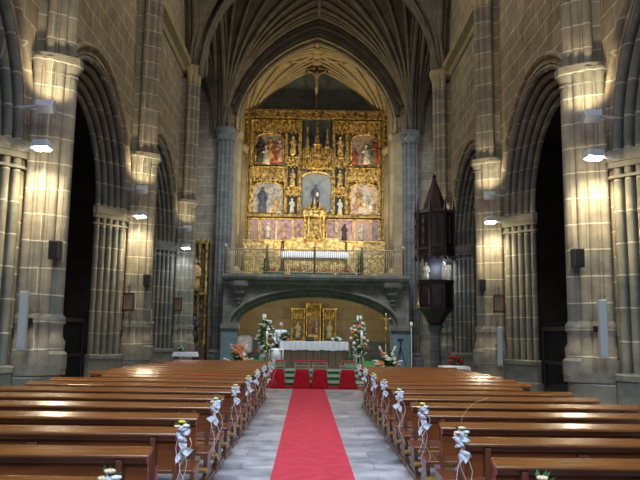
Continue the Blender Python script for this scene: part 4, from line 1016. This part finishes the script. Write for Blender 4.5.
for x, y, z, h, lab in ((-4.66, 11.5, 1.85, .95, 'tall narrow pale column speaker on the nearest left pier'), (4.80, 11.5, 1.85, .95, 'tall narrow pale column speaker on the nearest right pier'), (4.93, 18.3, 1.45, 1.0, 'tall narrow pale column speaker on the second right pier')):
    t = thing('column_speaker', (x, y, z-h/2), lab, 'speaker', 'pale column speakers')
    MB().box(-.065, .065, -.05, .05, 0, h).build('case', M['greycase'], t, bevel=.01); MB().box(-.045, .045, -.058, -.05, .05, h-.05).build('grille', mat('grille_pale', (.38, .40, .40)), t)
    MB().box(-.02, .02, .05, .35, h*.45, h*.55).build('bracket', M['iron'], t)
for x, y, z, lab in ((-4.72, 18.28, 2.5, 'second left pier'), (-4.72, 25.1, 2.72, 'furthest left pier'), (4.92, 18.28, 2.6, 'second right pier')):
    t = thing('station_frame', (x, y, z), 'small wooden station of the cross on the '+lab, 'picture frame', 'stations of the cross')
    b = MB().box(-.15, .15, -.02, .02, -.28, -.23); b.box(-.15, .15, -.02, .02, .14, .19); b.box(-.15, -.11, -.02, .02, -.28, .19); b.box(.11, .15, -.02, .02, -.28, .19)
    b.box(-.015, .015, .0, .35, -.03, .03); b.build('frame', M['darkwood'], t)
    MB().box(-.11, .11, -.005, .015, -.23, .14).build('scene_plaque', M['panel'], t)
    MB().box(-.012, .012, -.01, .01, .19, .42).box(-.05, .05, -.01, .01, .33, .355).build('cross', M['darkwood'], t)
# small lamps on the aisle side of the arches
for x, y, z, lab in ((-5.3, 13.9, 6.35, 'small lit lamp just inside the nearer left arch'), (-5.3, 20.7, 6.0, 'small lit lamp just inside the further left arch'), (5.50, 14.0, 5.35, 'small lit lamp just inside the right arch, lower one'), (5.45, 13.9, 6.1, 'small lit lamp just inside the right arch, upper one')):
    t = thing('arch_lamp', (x, y, z), lab, 'lamp', 'small lamps inside the arches')
    MB().lathe([(.03, .06), (.07, .02), (.08, -.05)], seg=10).build('shade', M['lamp'], t); MB().ball((0, -.03, -.06), .055).build('bulb', mat('bulb_glow', (1, 1, 1), emit=(1, .85, .6), estr=7), t, smooth=True)
    MB().tube([(0, 0, .05), (0, -.22, .08)], .015, 6).build('arm', M['lamp'], t)

# ------------------------------------------------------------------ pulpit
t = thing('pulpit', (4.33, 24.35, 0), 'dark carved wooden pulpit with a tall spired canopy on the right before the crossing', 'pulpit')
MB().lathe([(.34, 0), (.34, .3), (.26, .4), (.20, .5), (.18, 1.8), (.24, 1.95), (.30, 2.05)], seg=8, ph=PI/8).build('pedestal', M['pierblue'], t)
b = MB().lathe([(.2, 2.05), (.30, 2.15), (.36, 2.3), (.52, 2.5), (.62, 2.56), (.66, 2.62), (.60, 2.66), (.60, 3.46), (.66, 3.52), (.68, 3.60), (.56, 3.60), (.54, 2.75), (.1, 2.72)], seg=8, ph=PI/8)
bk = b.build('basket', M['pulpit'], t)
b = MB()
for k in range(8):
    a = k*PI/4; ca, sa = math.cos(a), math.sin(a)
    for z0, z1 in ((2.74, 3.38),):
        pp = [(-.17, z0), (.17, z0), (.17, z1-.15), (0, z1), (-.17, z1-.15)]
        b.add([(ca*.565-sa*q, sa*.565+ca*q, z) for q, z in pp]+[(ca*.59-sa*q*.8, sa*.59+ca*q*.8, z0+(z-z0)*.94+.02) for q, z in pp], [(5, 6, 7, 8, 9)]+[(i_, (i_+1) % 5, 5+(i_+1) % 5, 5+i_) for i_ in range(5)])
    a2 = a+PI/8; b.tube([(.61*math.cos(a2), .61*math.sin(a2), 2.6), (.61*math.cos(a2), .61*math.sin(a2), 3.55)], .035, 6)
b.build('carved_panels', M['pulpit'], bk)
b = MB().lathe([(.58, 4.42), (.70, 4.48), (.72, 4.66), (.66, 4.72), (.66, 5.9), (.70, 5.95), (.62, 6.05), (.45, 6.12), (.36, 6.4), (.24, 6.75), (.12, 7.05), (.05, 7.25), (.08, 7.3), (.05, 7.36), (.01, 7.42)], seg=8, ph=PI/8)
cn = b.build('canopy', M['pulpit'], t)
b = MB()
for k in range(8):
    a = PI/8+k*PI/4
    b.lathe([(.05, 4.30), (.06, 4.42), (.045, 4.6), (.045, 5.95), (.07, 6.0), (.05, 6.1), (.01, 6.45)], (.68*math.cos(a), .68*math.sin(a), 0), 6)
    for j in range(1, 5): 
        rr_ = .45-.09*j; b.ball((rr_*math.cos(a), rr_*math.sin(a), 6.1+.24*j), .03, .03, .05, 5, 3)
    a = k*PI/4
    for z in (4.85, 5.2, 5.55): b.lathe([(.05, 0), (.05, .18), (.07, .2), (.01, .34)], (.63*math.cos(a), .63*math.sin(a), z), 6)
    b.lathe([(.01, -.14), (.04, -.06), (.05, .05)], (.62*math.cos(a), .62*math.sin(a), 4.42), 6)
b.build('pinnacles', M['pulpit'], cn, auto=True)
b = MB().box(-.32, .32, .42, .50, 3.55, 4.95); b.build('back_panel', M['pulpit'], t)
# stair of the pulpit
b = MB()
for k in range(9): b.box(.3+.02*k, 1.0, .75+.28*(8-k), .75+.28*(9-k), 0, .28*(k+1))
robed(MB(), -.32, -.1, 3.62, .62).build('carved_figure', M['statue'], t, smooth=True)
t2 = floodlight((4.66, 23.8, 4.22), (-.3, .5, -.5), M['lensblue'], 'cold white floodlight under the pulpit canopy', 30, (.8, .88, 1.0), 110)
MB().tube([(0, 0, 0), (0, .1, .24)], .02, 6).build('bracket_arm', M['lamp'], t2)

# ------------------------------------------------------------------ iron grilles in the arches
def grille(x, y0, y1, h, lab):
    t = thing('iron_gate', (x, (y0+y1)/2, 0), lab, 'gate', 'black gates in the side arches')
    hw = (y1-y0)/2
    b = MB().box(-.04, .04, -hw, hw, 0, .5); b.box(-.03, .03, -hw, hw, h*.55, h*.55+.08); b.box(-.05, .05, -hw, hw, h-.1, h)
    b.box(-.04, .04, -hw, -hw+.08, 0, h); b.box(-.04, .04, hw-.08, hw, 0, h); b.build('frame', M['iron'], t)
    b = MB(); n = max(4, int(hw*2/.11))
    for k in range(n): 
        yy = -hw+.1+(2*hw-.2)*k/(n-1); b.tube([(0, yy, .5), (0, yy, h+.02)], .014, 6); b.lathe([(.028, 0), (.03, .04), (.004, .14)], (0, yy, h), 6)
    o = b.build('bars', M['iron'], t)
grille(-5.55, 14.35, 17.25, 2.0, 'black iron gate closing the foot of the nearer left arch')
grille(-5.55, 21.2, 24.0, 2.0, 'black iron gate closing the foot of the further left arch')
grille(5.75, 14.35, 17.25, 1.95, 'black iron gate closing the foot of the nearer right arch')
grille(5.75, 21.2, 24.0, 1.95, 'black iron gate closing the foot of the further right arch')
# dark confessional in the left aisle seen through the nearer arch
t = thing('confessional', (-6.7, 15.6, 0), 'dark wooden confessional box standing in the shadow of the left aisle', 'confessional')
MB().box(-.6, .6, -.9, .9, 0, 2.2).build('cabinet', M['darkwood'], t, bevel=.03); MB().box(-.68, .68, -.98, .98, 2.2, 2.32).build('cornice', M['darkwood'], t, bevel=.02)
MB().box(.6, .63, -.3, .3, .1, 1.95).build('door', M['pulpit'], t)
# dim side altar in right aisle
t = thing('side_altar', (9.3, 15.8, 0), 'dim arched dark wooden side altar on the right aisle wall', 'altar')
b = MB().prism([(-.9, 0), (.9, 0), (.9, 2.0)]+[(.9*math.cos(PI*k/10), 2.0+.9*math.sin(PI*k/10)) for k in range(1, 10)]+[(-.9, 2.0)], -.1, .3, 'x'); b.build('panel', M['darkwood'], t)
MB().box(-.7, -.1, -.8, .8, 0, 1.0).build('altar_table', M['darkwood'], t)

# ------------------------------------------------------------------ transept altarpiece, side furniture
t = thing('side_altarpiece', (-5.86, 33.1, 0), 'tall dark gilded side altarpiece with a statue, seen past the furthest left pier', 'altarpiece')
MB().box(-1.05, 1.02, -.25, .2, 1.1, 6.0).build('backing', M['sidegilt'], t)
MB().box(-1.1, 1.05, -.8, .2, 0, 1.1).build('altar_table', M['darkwood'], t)
b = MB()
for x in (-.98, -.55, .3, .62, .94): b.lathe([(.09, 1.1), (.09, 1.3), (.06, 1.4), (.06, 3.3), (.10, 3.4), (.10, 3.55), (.06, 3.6), (.06, 5.6), (.1, 5.8), (.1, 6.0)], (x, -.32, 0), 8)
b.box(-1.08, 1.05, -.42, -.2, 3.42, 3.55); b.box(-1.08, 1.05, -.42, -.2, 5.85, 6.05)
b.build('columns', M['golddk'], t, auto=True)
robed(MB(), .46, -.42, 3.6, 1.5).build('statue', FC[3], t, smooth=True); robed(MB(), .46, -.42, 1.3, 1.4).build('statue', FC[6], t, smooth=True)
# console table with white cloth before furthest left pier
def table(loc, hx, hy, h, lab, legm='darkwood', nm='side_table'):
    t = thing(nm, loc, lab, 'table')
    MB().box(-hx, hx, -hy, hy, h-.04, h).build('tabletop', M[legm], t, bevel=.005)
    for sx in (-1, 1):
        for sy in (-1, 1): MB().box(sx*(hx-.05)-.025, sx*(hx-.05)+.025, sy*(hy-.05)-.025, sy*(hy-.05)+.025, 0, h-.04).build('leg', M[legm], t)
    return t
def cloth(loc, hx, hy, h, drop, lab):
    b = MB(); hx += .015; hy += .015; ring = []
    n = 48
    for lev, (z, gr) in enumerate(((h+.012, 0), (h-.02, .012), (h-drop*.5, .03), (h-drop, .045))):
        for i in range(n):
            a = 2*PI*i/n; c_, s_ = math.cos(a), math.sin(a); q = max(abs(c_), abs(s_)); wv = 1+(.02*math.sin(i*1.9) if lev > 1 else 0)
            ring.append((c_/q*(hx+gr)*wv, s_/q*(hy+gr)*wv, z))
    b.add(ring, [(k*n+i, k*n+(i+1) % n, k*n+n+(i+1) % n, k*n+n+i) for k in range(3) for i in range(n)]+[tuple(range(n))])
    return tag(b.build('tablecloth', M['white'], None, loc=loc), lab, 'tablecloth')
table((-4.12, 23.6, 0), .34, .25, 1.04, 'narrow high table before the furthest left pier')
cloth((-4.12, 23.6, 0), .34, .25, 1.04, .13, 'short white cloth on the narrow table before the furthest left pier')
t = thing('small_bouquet', (-4.3, 23.6, 1.075), 'little white posy on the left side table', 'flowers'); bouquet(t, .02, .14, .09, 8, 0, 10)
t = thing('wooden_bench', (-4.35, 20.9, 0), 'plain pale wooden bench beside the second left pier', 'bench')
MB().box(-.45, .45, -.18, .18, .66, .84).build('seat', M['panel'], t, bevel=.01)
for sx in (-1, 1): MB().box(sx*.36-.04, sx*.36+.04, -.15, .15, 0, .66).build('leg', M['darkwood'], t)
t = thing('wooden_stool', (-3.62, 22.4, 0), 'small reddish wooden stool between the left side table and the pews', 'stool')
MB().box(-.24, .24, -.18, .18, .64, .70).build('seat', M['pew'], t, bevel=.01)
for sx in (-1, 1):
    for sy in (-1, 1): MB().box(sx*.2-.02, sx*.2+.02, sy*.14-.02, sy*.14+.02, 0, .64).build('leg', M['pew'], t)
t = thing('gilded_torch', (-4.88, 21.6, 0), 'tall gilded candle stand inside the further left arch', 'candlestick')
b = MB().lathe([(.2, 0), (.2, .05), (.07, .1), (.05, .3), (.1, .4), (.05, .5), (.05, .8), (.11, .9), (.05, 1.0), (.05, 1.3), (.1, 1.4), (.05, 1.5), (.05, 1.8), (.12, 1.95), (.12, 2.0)], seg=12); b.build('stem', M['gold'], t, smooth=True)
MB().lathe([(.035, 2.0), (.035, 2.35), (.005, 2.4)], seg=10).build('candle', M['wax'], t, smooth=True)
table((4.12, 20.2, 0), .37, .3, .84, 'square side table past the right pews', nm='side_table')
cloth((4.12, 20.2, 0), .37, .3, .84, .36, 'white cloth hanging to half height on the table past the right pews')
t = thing('flower_bowl', (4.45, 21.3, 0), 'bowl of dark red flowers on a stand behind the right side table', 'flowers')
MB().lathe([(.16, 0), (.16, .03), (.04, .08), (.04, .75), (.15, .8), (.18, .9)], seg=12).build('stand', M['darkwood'], t, smooth=True)
b, g = MB(), MB()
for k in range(40): a = random.random()*6.28; q = random.random()*.26; (b if k % 3 else g).ball((q*math.cos(a), q*math.sin(a), random.uniform(.9, 1.1)), .05, .05, .04, 6, 4)
b.build('blossoms', M['redpet'], t, smooth=True); g.build('foliage', M['leaf'], t)
# dark stalls seen at the back of the sanctuary, left and right of the altar
for x0_, x1_, lab in ((-2.7, -1.45, 'dark choir bench against the chapel wall left of the altar'), (1.6, 3.2, 'dark choir bench against the chapel wall right of the altar')):
    t = thing('choir_bench', ((x0_+x1_)/2, 30.6, .45), lab, 'bench', 'dark benches behind the altar'); hw = (x1_-x0_)/2
    MB().box(-hw, hw, -.2, .22, .42, .46).build('seat', M['darkwood'], t); MB().box(-hw, hw, .2, .24, .44, .62).build('backrest', M['darkwood'], t)
    for s_ in (-1, 1): MB().box(s_*hw-.03, s_*hw+.03, -.22, .24, 0, .62).build('end_panel', M['darkwood'], t)
